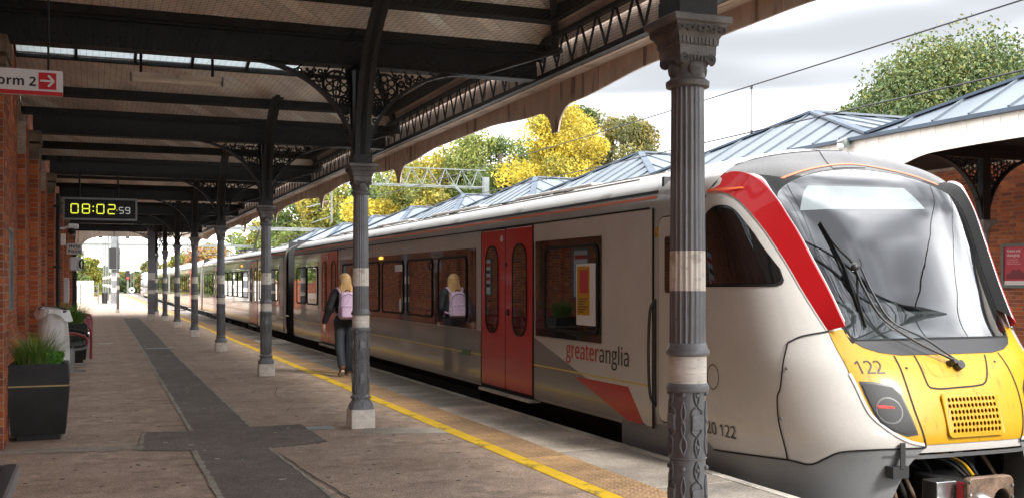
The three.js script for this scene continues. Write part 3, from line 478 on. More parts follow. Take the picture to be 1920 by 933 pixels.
{
  const names = ['grey fluted iron column standing before the front carriage cab door', 'grey fluted iron column half hiding the walking person', 'grey fluted iron column beside the joint of the first two carriages', 'grey fluted iron column next beyond the one at the carriage joint', 'fourth grey fluted iron column counted on from the cab door column', 'fifth grey fluted iron column counted on from the cab door column', 'sixth grey fluted iron column counted on from the cab door column', 'last grey fluted iron column by the square post at canopy end'];
  let first = null, k = 0;
  GIRD.slice(2).forEach((z) => { if (!first) first = column(COL_X, z, names[0], 'columns along the near platform'); else dup(first, [COL_X, 0, z], names[k]); k++; });
  const sp = thing('square_post', 'square grey post with two white bands near the canopy end', 'post', [2.24, 0, -46.9]);
  mesh('shaft', boxR(-0.14, 0.14, 0.26, 3.98, -0.14, 0.14), M.ironGrey, sp); mesh('foot', rbox(0.30, 0.26, 0.30, 0.01, 0, 0.13, 0), M.whitePaint, sp);
  for (const y of [1.1, 1.68]) mesh('painted_band', boxR(-0.142, 0.142, y, y + 0.16 + (y > 1.5 ? 0.14 : 0), -0.142, 0.142), M.whitePaint, sp);
}

// ------------------------------------------------------------------ the train
const TCX = 6.355, ZB = 8.3, PW = 3.5, SIDE = 1.385;
const paint = (rgb, o = {}) => mat({ map: mottled(rgb, 0.05, 0.02, 512, 0.5, 200 + rgb[0]), roughness: 0.36, clearcoat: 0.85, clearcoatRoughness: 0.04, ...o });
const T = {
  silver: paint([176, 174, 171]), grey: paint([112, 110, 108]), white: paint([198, 195, 191]), skirt: paint([128, 130, 132], { roughness: 0.5, clearcoat: 0.4, clearcoatRoughness: 0.2 }),
  roof: mat({ map: tex(512, (u, v) => { const s = smooth(0.55, 0.75, fbm(u, v, 9, 5, 210, 3)), k = 0.92 + 0.16 * fbm(u, v, 5, 4, 211); return [188 * k - 40 * s, 186 * k - 43 * s, 182 * k - 46 * s]; }, true, 0.4), roughness: 0.4, clearcoat: 0.2, clearcoatRoughness: 0.2 }),
  hood: mat({ map: mottled([84, 82, 81], 0.3, 0.10, 512, 0.6, 215), roughness: 0.5, clearcoat: 0.25, clearcoatRoughness: 0.2 }),
  red: paint([186, 8, 16], { clearcoat: 0.45, clearcoatRoughness: 0.08 }), redStripe: paint([204, 26, 34]), yellow: mat({ map: tex(512, (u, v) => { const d = speck(u, v, 256, 230) > 0.93 ? 0.22 : 0, s = smooth(0.70, 0.82, fbm(u, v, 30, 4, 231, 9)) * 0.16, k = 1 - d - s; return [188 * k, 142 * k, 4 * k + 10 * (1 - k)]; }, true, 0.9), roughness: 0.5, clearcoat: 0.25, clearcoatRoughness: 0.15 }),
  orange: mat({ color: new THREE.Color(0.80, 0.17, 0.05), roughness: 0.4 }), yellowLine: mat({ color: new THREE.Color(0.62, 0.47, 0.10), roughness: 0.4 }), whiteLine: mat({ color: new THREE.Color(0.62, 0.62, 0.62), roughness: 0.4 }),
  glass: mat({ color: new THREE.Color(0.010, 0.010, 0.011), roughness: 0.015, ior: 1.55, clearcoat: 1, clearcoatRoughness: 0.01 }),
  screen: mat({ color: new THREE.Color(0.62, 0.66, 0.66), roughness: 0.0, transmission: 1, thickness: 0, ior: 2.33 }),
  band: mat({ color: new THREE.Color(0.012, 0.011, 0.011), roughness: 0.10, clearcoat: 1, clearcoatRoughness: 0.03 }),
  gasket: mat({ color: new THREE.Color(0.010, 0.010, 0.011), roughness: 0.85 }), lens: mat({ color: new THREE.Color(0.012, 0.012, 0.014), roughness: 0.55 }),
  dark: mat({ color: new THREE.Color(0.03, 0.03, 0.032), roughness: 0.4 }), chrome: mat({ color: new THREE.Color(0.5, 0.5, 0.5), roughness: 0.25, metalness: 0.9 }), rust: mat({ map: mottled([112, 92, 78], 0.5, 0.3, 256, 3, 240), roughness: 0.7, metalness: 0.3 }),
  redGlow: mat({ color: new THREE.Color(0.3, 0.01, 0.01), emissive: new THREE.Color(1, 0.06, 0.05), emissiveIntensity: 0.22 }), amber: mat({ color: new THREE.Color(0.4, 0.15, 0.02), emissive: new THREE.Color(1, 0.42, 0.06), emissiveIntensity: 0.3 }),
};
// half section of the body with the nose line: [half width, height, how far the nose reaches]
const PROF = [[1.30, -0.72, 6.62], [1.34, -0.2, 6.46], [1.36, 0.2, 6.37], [1.38, 0.4, 6.32], [1.385, 0.6, 6.36], [1.385, 0.9, 6.50], [1.385, 1.13, 6.70], [1.385, 1.5, 6.93], [1.385, 2.0, 7.22], [1.38, 2.25, 7.38], [1.35, 2.42, 7.52], [1.28, 2.53, 7.62], [1.14, 2.62, 7.72], [0.92, 2.70, 7.84], [0.62, 2.775, 7.99], [0.31, 2.83, 8.14], [0, 2.85, 8.3]];
const profC = new THREE.CatmullRomCurve3(PROF.map((p) => V(...p)), false, 'centripetal'), NS = 1200, profT = Array.from({ length: NS + 1 }, (_, i) => profC.getPoint(i / NS));
for (let i = 1; i <= NS; i++) profT[i].y = Math.max(profT[i].y, profT[i - 1].y + 1e-5);
const prof = (t) => { const f = clamp(t) * NS, i = Math.min(NS - 1, Math.floor(f)); return profT[i].clone().lerp(profT[i + 1], f - i); };
function tOfY(y) { let a = 0, b = NS; while (b - a > 1) { const m = (a + b) >> 1; if (profT[m].y > y) b = m; else a = m; } return (a + clamp((y - profT[a].y) / (profT[b].y - profT[a].y))) / NS; }
const spow = (x, p) => Math.sign(x) * Math.pow(Math.abs(x), p);
function S(phi, t, out = 0) {                                           // nose surface: phi 0 far side .. PI platform side
  const q = prof(t), f = (P, Q) => V(Q.x * spow(Math.cos(P), 2 / PW), Q.y, -(ZB - (ZB - Q.z) * Math.pow(Math.max(0, Math.sin(P)), 2 / PW)));
  const p = f(phi, q); if (!out) return p;
  if (out > 0.03) return p.addScaledVector(noseN(phi, t), 0.03 + (out - 0.03) * 0.25).add(V(0, 0, (out - 0.03) * 0.95));
  return p.addScaledVector(noseN(phi, t), out);
}
function noseN(phi, t) {
  const q = prof(t), e = 0.004, q0 = prof(Math.max(0, t - e)), q1 = prof(Math.min(1, t + e)), P = clamp(phi, 0.02, Math.PI - 0.02);
  const f = (a, Q) => V(Q.x * spow(Math.cos(a), 2 / PW), Q.y, -(ZB - (ZB - Q.z) * Math.pow(Math.sin(a), 2 / PW)));
  const du = f(P + 0.01, q).sub(f(P - 0.01, q)), dv = f(P, q1).sub(f(P, q0)), n = dv.cross(du).negate().normalize();
  const c = f(P, q).sub(V(0, 1.2, -9.5)); return n.dot(c) < 0 ? n.negate() : n;
}
function onNose(px, py) {                                               // where a sight line meets the nose: [phi, t]
  const d = ray(px, py); const val = (t) => { const X = d.x * t - TCX, Y = EYE + d.y * t, Z = d.z * t; if (Y > 2.849 || Y < -0.72) return 1; const q = prof(tOfY(Y)); return Math.pow(Math.abs(X) / Math.max(q.x, 1e-4), PW) + Math.pow(Math.max(0, ZB + Z) / Math.max(1e-3, ZB - q.z), PW) - 1; };
  let t = 6; while (t < 14 && val(t) > 0) t += 0.01; let lo = t - 0.01, hi = t; for (let i = 0; i < 24; i++) { const m = (lo + hi) / 2; if (val(m) < 0) hi = m; else lo = m; }
  const X = d.x * hi - TCX, Y = EYE + d.y * hi, Z = d.z * hi, tt = tOfY(Y), q = prof(tt), a = X / Math.max(q.x, 1e-4), b = clamp((ZB + Z) / Math.max(1e-3, ZB - q.z));
  return [Math.atan2(Math.pow(b, PW / 2), spow(a, PW / 2)), tt];
}
const ZL = 17, local = (g) => g.translate(0, 0, ZL);                    // the front carriage's group stands at z = -17
function clipCell(P, u0, u1, v0, v1) { let Q = P; for (const [a, b] of [[[u0, 0], [1, 0]], [[u1, 0], [-1, 0]], [[0, v0], [0, 1]], [[0, v1], [0, -1]]]) { Q = clipHalf(Q, a, b); if (Q.length < 3) return []; } return Q; }
function drape(P, out, du = 0.05, dv = 0.02) {                          // a polygon in (phi, t) laid over the nose
  const us = P.map((p) => p[0]), vs = P.map((p) => p[1]), pos = [], nor = [], uv = [];
  for (let u = Math.floor(Math.min(...us) / du) * du; u < Math.max(...us); u += du) for (let v = Math.floor(Math.min(...vs) / dv) * dv; v < Math.max(...vs); v += dv) {
    const Q = clipCell(P, u, u + du, v, v + dv); if (Q.length < 3 || Math.abs(area2(Q)) < 1e-9) continue;
    const c = Q.map(([x, y]) => new THREE.Vector2(x, y));
    for (const tri of THREE.ShapeUtils.triangulateShape(c, [])) {
      const pts = tri.map((k) => S(c[k].x, c[k].y, out)), ns = tri.map((k) => noseN(c[k].x, c[k].y));
      const fn = pts[1].clone().sub(pts[0]).cross(pts[2].clone().sub(pts[0])); const o = fn.dot(ns[0]) < 0 ? [0, 2, 1] : [0, 1, 2];
      for (const k of o) { pos.push(pts[k].x, pts[k].y, pts[k].z); nor.push(ns[k].x, ns[k].y, ns[k].z); const side = Math.abs(ns[k].x) > 0.75; uv.push(side ? pts[k].z : pts[k].x, pts[k].y); }
    }
  }
  const g = new THREE.BufferGeometry(); g.setAttribute('position', new THREE.Float32BufferAttribute(pos, 3)); g.setAttribute('normal', new THREE.Float32BufferAttribute(nor, 3)); g.setAttribute('uv', new THREE.Float32BufferAttribute(uv, 2));
  return local(g);
}
const mirror = (P) => P.map(([a, b]) => [Math.PI - a, b]).reverse();
const pxs = (l) => l.map(([x, y]) => onNose(x, y));
function fine(P, n) { const L = [0]; for (let i = 1; i < P.length; i++) L.push(L[i - 1] + Math.hypot(P[i][0] - P[i - 1][0], P[i][1] - P[i - 1][1])); const c = new THREE.CatmullRomCurve3(P.map(([x, y]) => V(x, y, 0)), false, 'centripetal'); return Array.from({ length: n + 1 }, (_, i) => { const p = c.getPointAt(i / n); return [p.x, p.y]; }); }
function ribbon(A, Bc, oa, ob) {                                        // a strip between two curves on the nose, lifted by oa and ob
  const n = A.length, pos = [], nor = [], uv = [];
  const vert = (i, s) => { const [u, t] = s ? Bc[i] : A[i], o = s ? ob : oa; return S(u, t, typeof o === 'function' ? o(i / (n - 1)) : o); };
  for (let i = 0; i < n - 1; i++) {
    const a = vert(i, 0), b = vert(i + 1, 0), c = vert(i + 1, 1), d = vert(i, 1);
    for (const q of [[a, b, c], [a, c, d]]) { const fn = q[1].clone().sub(q[0]).cross(q[2].clone().sub(q[0])).normalize(); const N = noseN(...A[i]); const o = fn.dot(N) < 0 ? [q[0], q[2], q[1]] : q; for (const v of o) { pos.push(v.x, v.y, v.z); nor.push(0, 0, 0); uv.push(v.z, v.y); } }
  }
  let g = new THREE.BufferGeometry(); g.setAttribute('position', new THREE.Float32BufferAttribute(pos, 3)); g.setAttribute('uv', new THREE.Float32BufferAttribute(uv, 2)); g.computeVertexNormals(); g = toCreasedNormals(g, 0.5); return local(g);
}
function seam(P, w, out, n = 30) {                                      // a narrow line along a curve on the nose; w in metres
  const C = n ? fine(P, n) : P, pos = [], uv = [];
  for (let i = 0; i < C.length; i++) { const p = S(...C[i], out), a = S(...C[Math.max(0, i - 1)], out), b = S(...C[Math.min(C.length - 1, i + 1)], out), d = b.sub(a).normalize(), s = d.cross(noseN(...C[i])).normalize().multiplyScalar(w / 2); pos.push([p.clone().add(s), p.clone().sub(s)]); }
  const b = new B(); for (let i = 0; i < pos.length - 1; i++) { const [a, c] = pos[i], [d, e] = pos[i + 1]; const N = noseN(...C[i]); const fn = d.clone().sub(a).cross(e.clone().sub(a)); if (fn.dot(N) > 0) b.quad(a, d, e, c); else b.quad(a, c, e, d); }
  return local(b.geo(false));
}
const nosePoint = (px, py, out = 0) => { const p = S(...onNose(px, py), out); p.z += ZL; return p; };
// flat shapes on the platform side of a carriage: u along +z, v up
const SB = new THREE.Matrix4().set(0, 0, -1, 0, 0, 1, 0, 0, 1, 0, 0, 0, 0, 0, 0, 1);
const sideGeo = (g, proud) => uvm(g.applyMatrix4(SB).translate(-SIDE - proud, 0, 0));
const panel = (z0, z1, y0, y1, proud, d = 0.006, r = 0.012) => sideGeo(extr(rrect(z1 - z0, y1 - y0, r, (z0 + z1) / 2, (y0 + y1) / 2), d), proud - d);
const frameGeo = (w, h, r, t, d = 0.008) => { const s = rrect(w, h, r); s.holes.push(rrect(w - 2 * t, h - 2 * t, r - t * 0.6, 0, 0, THREE.Path)); return extr(s, d, 0.002); };
function shell(z0, z1, y0, ends = true) {                               // body shell between two cuts
  const pts = []; for (let i = 0; i <= 90; i++) { const q = prof(mixn(tOfY(y0), 1, i / 90)); pts.push([q.x, q.y]); }
  const all = [...pts.map(([x, y]) => [-x, y]), ...pts.slice(0, -1).reverse()], pos = [], idx = [], n = all.length, zs = ends ? [z0, z0 + 0.05, z0 + 0.16, z1 - 0.16, z1 - 0.05, z1] : [z0, z0 + 0.05, z0 + 0.16, z1], k = ends ? [0.945, 0.98, 1, 1, 0.98, 0.945] : [0.945, 0.98, 1, 1];
  zs.forEach((z, j) => all.forEach(([x, y]) => pos.push(x * (k[j] < 1 ? mixn(1, k[j], 0.55) : 1), y > 2 ? 2 + (y - 2) * mixn(1, k[j], 0.6) : y, z)));
  for (let j = 0; j < zs.length - 1; j++) for (let i = 0; i < n - 1; i++) { const a = j * n + i, b = a + 1; idx.push(a, a + n, b, b, a + n, b + n); }
  const g = new THREE.BufferGeometry(); g.setAttribute('position', new THREE.Float32BufferAttribute(pos, 3)); g.setIndex(idx); g.computeVertexNormals();
  return g;
}
const split = (g, f) => { const q = g.toNonIndexed(), p = q.attributes.position, nn = q.attributes.normal, A = [[], []], N = [[], []]; for (let i = 0; i < p.count; i += 3) { const y = (p.getY(i) + p.getY(i + 1) + p.getY(i + 2)) / 3, s = f(y) ? 1 : 0; for (let k = i; k < i + 3; k++) { A[s].push(p.getX(k), p.getY(k), p.getZ(k)); N[s].push(nn.getX(k), nn.getY(k), nn.getZ(k)); } } return A.map((a, s) => { const h = new THREE.BufferGeometry(); h.setAttribute('position', new THREE.Float32BufferAttribute(a, 3)); h.setAttribute('normal', new THREE.Float32BufferAttribute(N[s], 3)); return uvm(h); }); };
function longStrip(z0, z1, y, h, out) { // a line that follows the body section
  const t0 = tOfY(y - h / 2), t1 = tOfY(y + h / 2), a = prof(t0), b = prof(t1), nx = b.y - a.y, ny = a.x - b.x, l = Math.hypot(nx, ny), ox = nx / l * out, oy = ny / l * out, q = new B();
  q.quad(V(-a.x - ox, a.y + oy, z0), V(-a.x - ox, a.y + oy, z1), V(-b.x - ox, b.y + oy, z1), V(-b.x - ox, b.y + oy, z0)); return q.geo(false);
}
const winOuter = (w, h) => frameGeo(w, h, 0.11, 0.035, 0.010), doorWin = (() => rrect(0.45, 1.12, 0.19))();
const doorFrame = (() => { const s = rrect(0.49, 1.16, 0.21); s.holes.push(rrect(0.44, 1.11, 0.19, 0, 0, THREE.Path)); return extr(s, 0.006, 0.0015); })();
function doorPair(car, zc, w = 1.82) {
  const d = new THREE.Group(); d.name = 'double_door'; car.add(d);
  const g = (geo, p) => sideGeo(geo, p);
  mesh('door_surround', g(extr(rrect(w + 0.06, 2.13, 0.05, zc, 1.235), 0.008), 0.004 - 0.006), M.rubber, d);
  for (const s of [-1, 1]) {
    const c = zc + s * w / 4;
    mesh('door_leaf', g(extr(rrect(w / 2 - 0.022, 2.06, 0.02, c, 1.25), 0.012, 0.004, 6), -0.004), T.red, d);
    mesh('door_window', g(new THREE.ShapeGeometry(doorWin, 10).translate(c + s * 0.04, 1.50, 0), 0.0155), T.glass, d);
    mesh('door_window_frame', g(doorFrame.clone().translate(c + s * 0.04, 1.50, 0), 0.0135), M.rubber, d);
  }
  mesh('door_button', g(new THREE.CylinderGeometry(0.045, 0.045, 0.02, 18).rotateX(Math.PI / 2).translate(zc + 0.1, 1.21, 0), 0.012), M.black, d);
  mesh('door_button', g(new THREE.CylinderGeometry(0.04, 0.04, 0.014, 18).rotateX(Math.PI / 2).translate(zc - 0.12, 2.16, 0), 0.012), T.whiteLine, d);
  mesh('door_button', g(new THREE.CylinderGeometry(0.035, 0.035, 0.014, 18).rotateX(Math.PI / 2).translate(zc + 0.03, 1.82, 0), 0.012), M.black, d);
  mesh('door_step', boxR(-SIDE - 0.055, -SIDE + 0.1, 0.13, 0.165, zc - w / 2, zc + w / 2), M.coping, d);
}
function windowAt(car, zc, w, h = 0.94, yc = 1.51) {
  const f = mesh('window', sideGeo(new THREE.ShapeGeometry(rrect(w - 0.05, h - 0.05, 0.085), 8).translate(zc, yc, 0), 0.0125), T.glass, car);
  mesh('window_frame', sideGeo(winOuter(w, h).translate(zc, yc, 0), 0.012), M.rubber, f); return f;
}
function carriageSide(car, z0, z1, doors, winRuns) {
  mesh('cantrail_line', [longStrip(z0, z1, 2.455, 0.03, 0.006)], M.rubber, car);
  mesh('cantrail_line', [longStrip(z0, z1, 2.405, 0.026, 0.006)], T.orange, car);
  mesh('panel_joint', [longStrip(z0 + 0.1, z1 - 0.1, 2.305, 0.018, 0.004)], M.rubber, car);
  mesh('panel_joint', [longStrip(z0 + 0.1, z1 - 0.1, 0.42, 0.016, 0.004)], M.rubber, car);
  mesh('yellow_band', [longStrip(z0 + 0.1, z1 - 0.1, 0.60, 0.018, 0.004)], T.yellowLine, car);
  for (const [a, b, wins] of winRuns) { mesh('window_band', panel(a, b, 0.94, 2.075, 0.008, 0.006), T.band, car); for (const [c, w] of wins) windowAt(car, c, w); }
  for (const d of doors) doorPair(car, d);
  const u = [boxR(-1.1, 1.1, -0.45, 0.20, z0 + 0.1, z1 - 0.05)];
  for (const f of [0.14, 0.86]) { const zc = mixn(z0, z1, f); u.push(boxR(-1.16, 1.16, -0.62, -0.30, zc - 1.5, zc + 1.5)); for (const s of [-1.15, 1.15]) for (const x of [-0.75, 0.75]) u.push(new THREE.CylinderGeometry(0.40, 0.40, 0.12, 24).rotateZ(Math.PI / 2).translate(x, -0.44, zc + s)); }
  for (let i = 0; i < 7; i++) { const zc = mixn(z0 + 6, z1 - 6, i / 6); u.push(boxR(-1.24, 1.24, -0.5, 0.05, zc - 0.7, zc + 0.7)); }
  mesh('underframe', u, M.under, car);
}
function roofKit(car, z0, z1) {
  const seamG = []; for (const y of [2.66, 2.75]) for (const s of [-1, 1]) { const q = prof(tOfY(y)); seamG.push(boxR(s * q.x - 0.01, s * q.x + 0.01, y - 0.005, y + 0.012, z0 + 0.2, z1 - 0.2)); }
  mesh('roof_seam', seamG, T.roof, car);
  const L = z1 - z0;
  const rr = rng(Math.round(L * 10));
  for (const f of [0.16, 0.36, 0.58, 0.8]) {                            // flush louvres let into the roof shoulder
    const zc = mixn(z0, z1, f), l = []; for (let i = 0; i < 16; i++) { const y = 2.70 + 0.05 * rr(), a = prof(tOfY(y)), b = prof(tOfY(y + 0.012)), z = zc - 1.5 + i * 0.19 + rr() * 0.05; l.push(bar(V(-a.x, a.y, z), V(-b.x, b.y, z + 0.13 + rr() * 0.08), 0.05, 0.012)); } mesh('louvre', l, T.dark, car);
    mesh('roof_hatch', [rbox(1.0, 0.05, 2.6, 0.02, 0, 2.828, zc)], T.roof, car);
  }
}
// ---- intermediate carriages
function middleCar() {
  const z0 = -12.05, z1 = 12.05, car = thing('train_carriage', 'silver train carriage with red doors coupled behind the cab carriage', 'train carriage', [TCX, 0, -42.0], 'carriages of the train');
  const [body, roof] = split(shell(z0, z1, 0.17), (y) => y > 2.47); mesh('body', body, T.silver, car); mesh('roof', roof, T.roof, car);
  mesh('lower_panel', [panel(z0 + 0.18, z1 - 0.18, 0.205, 0.93, 0.003, 0.004, 0.02)], T.grey, car);
  for (const s of [-1, 1]) { const zs = s > 0 ? z1 : z0; mesh('end_wall', boxR(-1.27, 1.27, 0.2, 2.72, zs - s * 0.03 - 0.012, zs - s * 0.03 + 0.012), T.dark, car); mesh('gangway', [rbox(1.5, 2.2, 0.46, 0.06, 0, 1.35, zs + s * 0.24)], M.rubber, car); mesh('corner_strip', [panel(zs - s * 0.20 - 0.02, zs - s * 0.20 + 0.02, 0.22, 2.40, 0.006, 0.006, 0.01)], T.band, car); }
  carriageSide(car, z0, z1, [-5.9, 5.9], [[-4.9, 4.9, [-3.9, -2.1, -0.6, 0.9, 2.4, 3.9].map((c) => [c, c < -3 ? 1.45 : 1.32])], [-11.2, -6.95, [[-10.3, 1.35], [-8.0, 1.5]]], [6.95, 11.2, [[8.0, 1.5], [10.3, 1.35]]]]);
  roofKit(car, z0, z1);
  mesh('indicator_lamp', sideGeo(new THREE.SphereGeometry(0.035, 10, 6).translate(2.9, 2.17, 0), 0.01), T.amber, car);
  return car;
}
const car2 = middleCar();
const pan = thing('pantograph', 'pantograph raised from the roof of the second carriage', 'pantograph', [TCX, 2.86, -45.5]);
mesh('base_frame', [boxR(-0.6, 0.6, 0.05, 0.10, -0.8, -0.74), boxR(-0.6, 0.6, 0.05, 0.10, 0.74, 0.8), boxR(-0.6, -0.54, 0.05, 0.1, -0.8, 0.8), boxR(0.54, 0.6, 0.05, 0.1, -0.8, 0.8)], M.wire, pan);
for (const x of [-0.5, 0.5]) for (const z of [-0.7, 0.7]) mesh('insulator', cyl(0.06, 0.05, 0.1, x, -0.05, z, 10), T.rust, pan);
mesh('lower_arm', [rod(V(0, 0.1, -0.6), V(0, 0.85, 0.9), 0.04)], M.wire, pan); mesh('upper_arm', [rod(V(0, 0.85, 0.9), V(-0.35, 1.5, -0.3), 0.025), rod(V(0, 0.85, 0.9), V(0.35, 1.5, -0.3), 0.025)], M.wire, pan);
mesh('contact_head', [tube([V(-0.8, 1.38, -0.3), V(-0.6, 1.53, -0.3), V(0.6, 1.53, -0.3), V(0.8, 1.38, -0.3)], 0.02), tube([V(-0.8, 1.38, -0.0), V(-0.6, 1.53, -0.0), V(0.6, 1.53, -0.0), V(0.8, 1.38, -0.0)], 0.02)], M.wire, pan);
dup(car2, [TCX, 0, -66.6], 'third silver train carriage counted back from the yellow nose');
dup(car2, [TCX, 0, -91.2], 'fourth silver train carriage counted back from the yellow nose');
dup(car2, [TCX, 0, -115.8], 'rearmost silver train carriage at the far end of the train');

// ---- front carriage with the cab
{
  const car = thing('train_carriage', 'front train carriage with cab, wide windscreen and yellow nose', 'train carriage', [TCX, 0, -ZL], 'carriages of the train');
  const z0 = -28.62 + ZL, z1 = -ZB + ZL, q = (z) => z + ZL;
  const [body, roof] = split(shell(z0, z1, 0.17, false), (y) => y > 2.47); mesh('body', body, T.silver, car); mesh('roof', roof, T.roof, car);
  mesh('end_wall', boxR(-1.27, 1.27, 0.2, 2.72, z0 + 0.018, z0 + 0.042), T.dark, car); mesh('gangway', rbox(1.5, 2.2, 0.5, 0.06, 0, 1.35, z0 - 0.25), M.rubber, car);
  mesh('corner_strip', panel(z0 + 0.17, z0 + 0.21, 0.22, 2.40, 0.006, 0.006, 0.01), T.band, car);
  carriageSide(car, z0, q(-8.9), [q(-12.80), q(-23.88)], [[q(-22.72), q(-13.95), [[-15.0, 1.36], [-16.7, 1.46], [-18.38, 1.46], [-20.05, 1.46], [-21.72, 1.46]].map(([c, w]) => [q(c), w])], [q(-28.2), q(-25.1), [[q(-27.3), 1.32], [q(-25.85), 1.32]]]]);
  // driver-end passenger window
  mesh('window_band', panel(q(-11.80), q(-10.02), 0.955, 2.085, 0.008, 0.006), T.band, car); const w5 = windowAt(car, q(-10.80), 1.44, 0.98, 1.52);
  // paint: pale cab end, grey flank cut on the slant, red flash
  mesh('pale_cab_panel', [sideGeo(extr(poly([[q(-10.0), 2.29], [q(-8.92), 2.29], [q(-8.92), 0.22], [q(-9.02), 0.215], [q(-11.86), 0.94], [q(-10.0), 0.94]]), 0.004), -0.002)], T.white, car);
  mesh('pale_cab_panel', [sideGeo(extr(poly([[q(-11.86), 2.29], [q(-10.0), 2.29], [q(-10.0), 2.07], [q(-11.86), 2.07]]), 0.004), -0.002)], T.white, car);
  mesh('grey_flank', [sideGeo(extr(poly([[q(-11.86), 0.93], [q(-9.08), 0.215], [q(-11.86), 0.205]]), 0.004), -0.002)], T.grey, car);
  mesh('grey_flank', [panel(z0 + 0.2, q(-13.76), 0.205, 0.93, 0.003, 0.004, 0.02)], T.grey, car);
  mesh('red_flash', [sideGeo(extr(poly([[q(-10.70), 0.555], [q(-9.42), 0.555], [q(-9.10), 0.22], [q(-9.42), 0.215]]), 0.003), 0.001)], T.red, car);
  const put = (s, size, z, y, m, f) => { const g = text(s, size, 0.002, f), w = g.boundingBox.max.x; mesh('lettering', sideGeo(g.translate(z, y, 0), 0.006), m, car); return w; };
  const w1 = put('greater', 0.185, q(-10.92), 0.755, mat({ color: new THREE.Color(0.50, 0.015, 0.02), roughness: 0.4 }), font); put('anglia', 0.185, q(-10.92) + w1 + 0.012, 0.755, T.dark, font);
  // cab door and joint
  mesh('cab_joint', panel(q(-8.93), q(-8.895), 0.2, 2.30, 0.007, 0.006, 0.01), M.rubber, car);
  const cd = mesh('cab_door', panel(q(-8.80), q(-8.02), 0.30, 2.20, 0.010, 0.010, 0.10), T.white, car);
  { const s = rrect(0.80, 1.92, 0.11, q(-8.41), 1.25); s.holes.push(rrect(0.775, 1.895, 0.10, q(-8.41), 1.25, THREE.Path)); mesh('door_seal', sideGeo(extr(s, 0.008), 0), M.rubber, cd); }
  mesh('door_window', panel(q(-8.68), q(-8.16), 1.50, 2.02, 0.014, 0.004, 0.03), T.glass, cd);
  mesh('grab_rail', [tube([V(-SIDE - 0.01, 0.44, q(-8.875)), V(-SIDE - 0.05, 0.50, q(-8.875)), V(-SIDE - 0.05, 1.36, q(-8.875)), V(-SIDE - 0.01, 1.42, q(-8.875))], 0.014, 30, 7), boxR(-SIDE - 0.012, -SIDE, 0.42, 1.44, q(-8.893), q(-8.857))], T.dark, car);
  mesh('warning_label', panel(q(-8.86), q(-8.80), 2.02, 2.12, 0.013, 0.002, 0.004), T.yellow, car);
  mesh('green_label', panel(q(-14.55), q(-14.18), 0.555, 0.635, 0.007, 0.002, 0.02), mat({ color: new THREE.Color(0.03, 0.16, 0.05), roughness: 0.4 }), car);
  mesh('indicator_lamp', sideGeo(new THREE.SphereGeometry(0.03, 10, 6).translate(q(-19.25), 2.04, 0), 0.01), T.amber, car); mesh('indicator_lamp', sideGeo(new THREE.SphereGeometry(0.03, 10, 6).translate(q(-19.12), 2.04, 0), 0.01), T.amber, car);
  { // notices in the windows
    const n = mesh('window_notice', panel(q(-10.62), q(-10.14), 1.13, 1.80, 0.0155, 0.002, 0.01), M.signWhite, w5); mesh('notice_print', panel(q(-10.60), q(-10.28), 1.24, 1.77, 0.0175, 0.002, 0.01), T.yellow, w5); mesh('notice_picture', panel(q(-10.53), q(-10.32), 1.48, 1.73, 0.0195, 0.002, 0.006), T.red, w5);
    const l = []; for (let i = 0; i < 6; i++) l.push(panel(q(-10.55), q(-10.55) + 0.12 + 0.1 * ((i * 7) % 3) / 2, 1.27 + i * 0.028, 1.282 + i * 0.028, 0.0195, 0.002, 0.002)); mesh('notice_print', l, T.dark, w5);
    mesh('notice_print', panel(q(-10.27), q(-10.16), 1.30, 1.74, 0.0185, 0.002, 0.01), M.signWhite, w5);
    mesh('window_sticker', sideGeo(new THREE.CylinderGeometry(0.12, 0.12, 0.003, 20).rotateX(Math.PI / 2).scale(0.5, 1, 1).translate(q(-17.85), 1.20, 0), 0.015), M.signWhite, car); mesh('window_sticker', panel(q(-18.2), q(-17.72), 1.78, 1.90, 0.015, 0.003, 0.01), M.signWhite, car);
  }
  roofKit(car, z0, q(-9.6));
  // ---- nose
  const tS = (y) => tOfY(y), PI = Math.PI, phiAt = (off, y) => Math.acos(spow(clamp(off / prof(tS(y)).x, -1, 1), PW / 2));
  const open = 0.80, tb = tS(-0.70), tm = tS(0.30), bodyP = [[0, tb], [phiAt(open, -0.7), tb], [phiAt(open, 0.30) - 0.02, tm], [phiAt(-open, 0.30) + 0.02, tm], [phiAt(-open, -0.7), tb], [PI, tb], [PI, 0.9995], [0, 0.9995]];
  // cab sides behind the nose down to the skirt
  mesh('cab_side', [boxR(-SIDE + 0.02, -SIDE + 0.03, -0.6, 0.25, q(-9.6), q(-8.4))], T.skirt, car);
  const left = (l, n) => fine(pxs(l), n);
  // glass of the windscreen
  const gl = [[1609, 637], [1598, 632], [1588, 618], [1568, 576], [1534, 509], [1488, 430], [1460, 378], [1458, 366], [1466, 354], [1480, 344], [1517, 329], [1568, 321]];
  const half = fine([...pxs(gl), [PI / 2, onNose(1600, 320)[1]]], 48), botT = half[0][1];
  const ws = [[PI / 2, botT + 0.001], ...half, ...mirror(half).slice(1)];
  const grow = (P, k, kt) => { const cu = PI / 2, ct = P.reduce((s, p) => s + p[1], 0) / P.length; return P.map(([u, t]) => [cu + (u - cu) * k, ct + (t - ct) * kt]); };
  const holeL = [[PI / 2, half[48][1]], ...half.slice(0, 48).reverse(), [PI / 2, half[0][1] + 0.001]];
  const bodyL = [[PI / 2, tm], [phiAt(-open, 0.30) + 0.02, tm], [phiAt(-open, -0.7), tb], [PI, tb], [PI, 0.9995], [PI / 2, 0.9995], ...holeL];
  mesh('nose_body', drape(bodyL, 0, 0.06, 0.02), T.white, car); mesh('nose_body', drape(mirror(bodyL), 0, 0.06, 0.02), T.white, car);
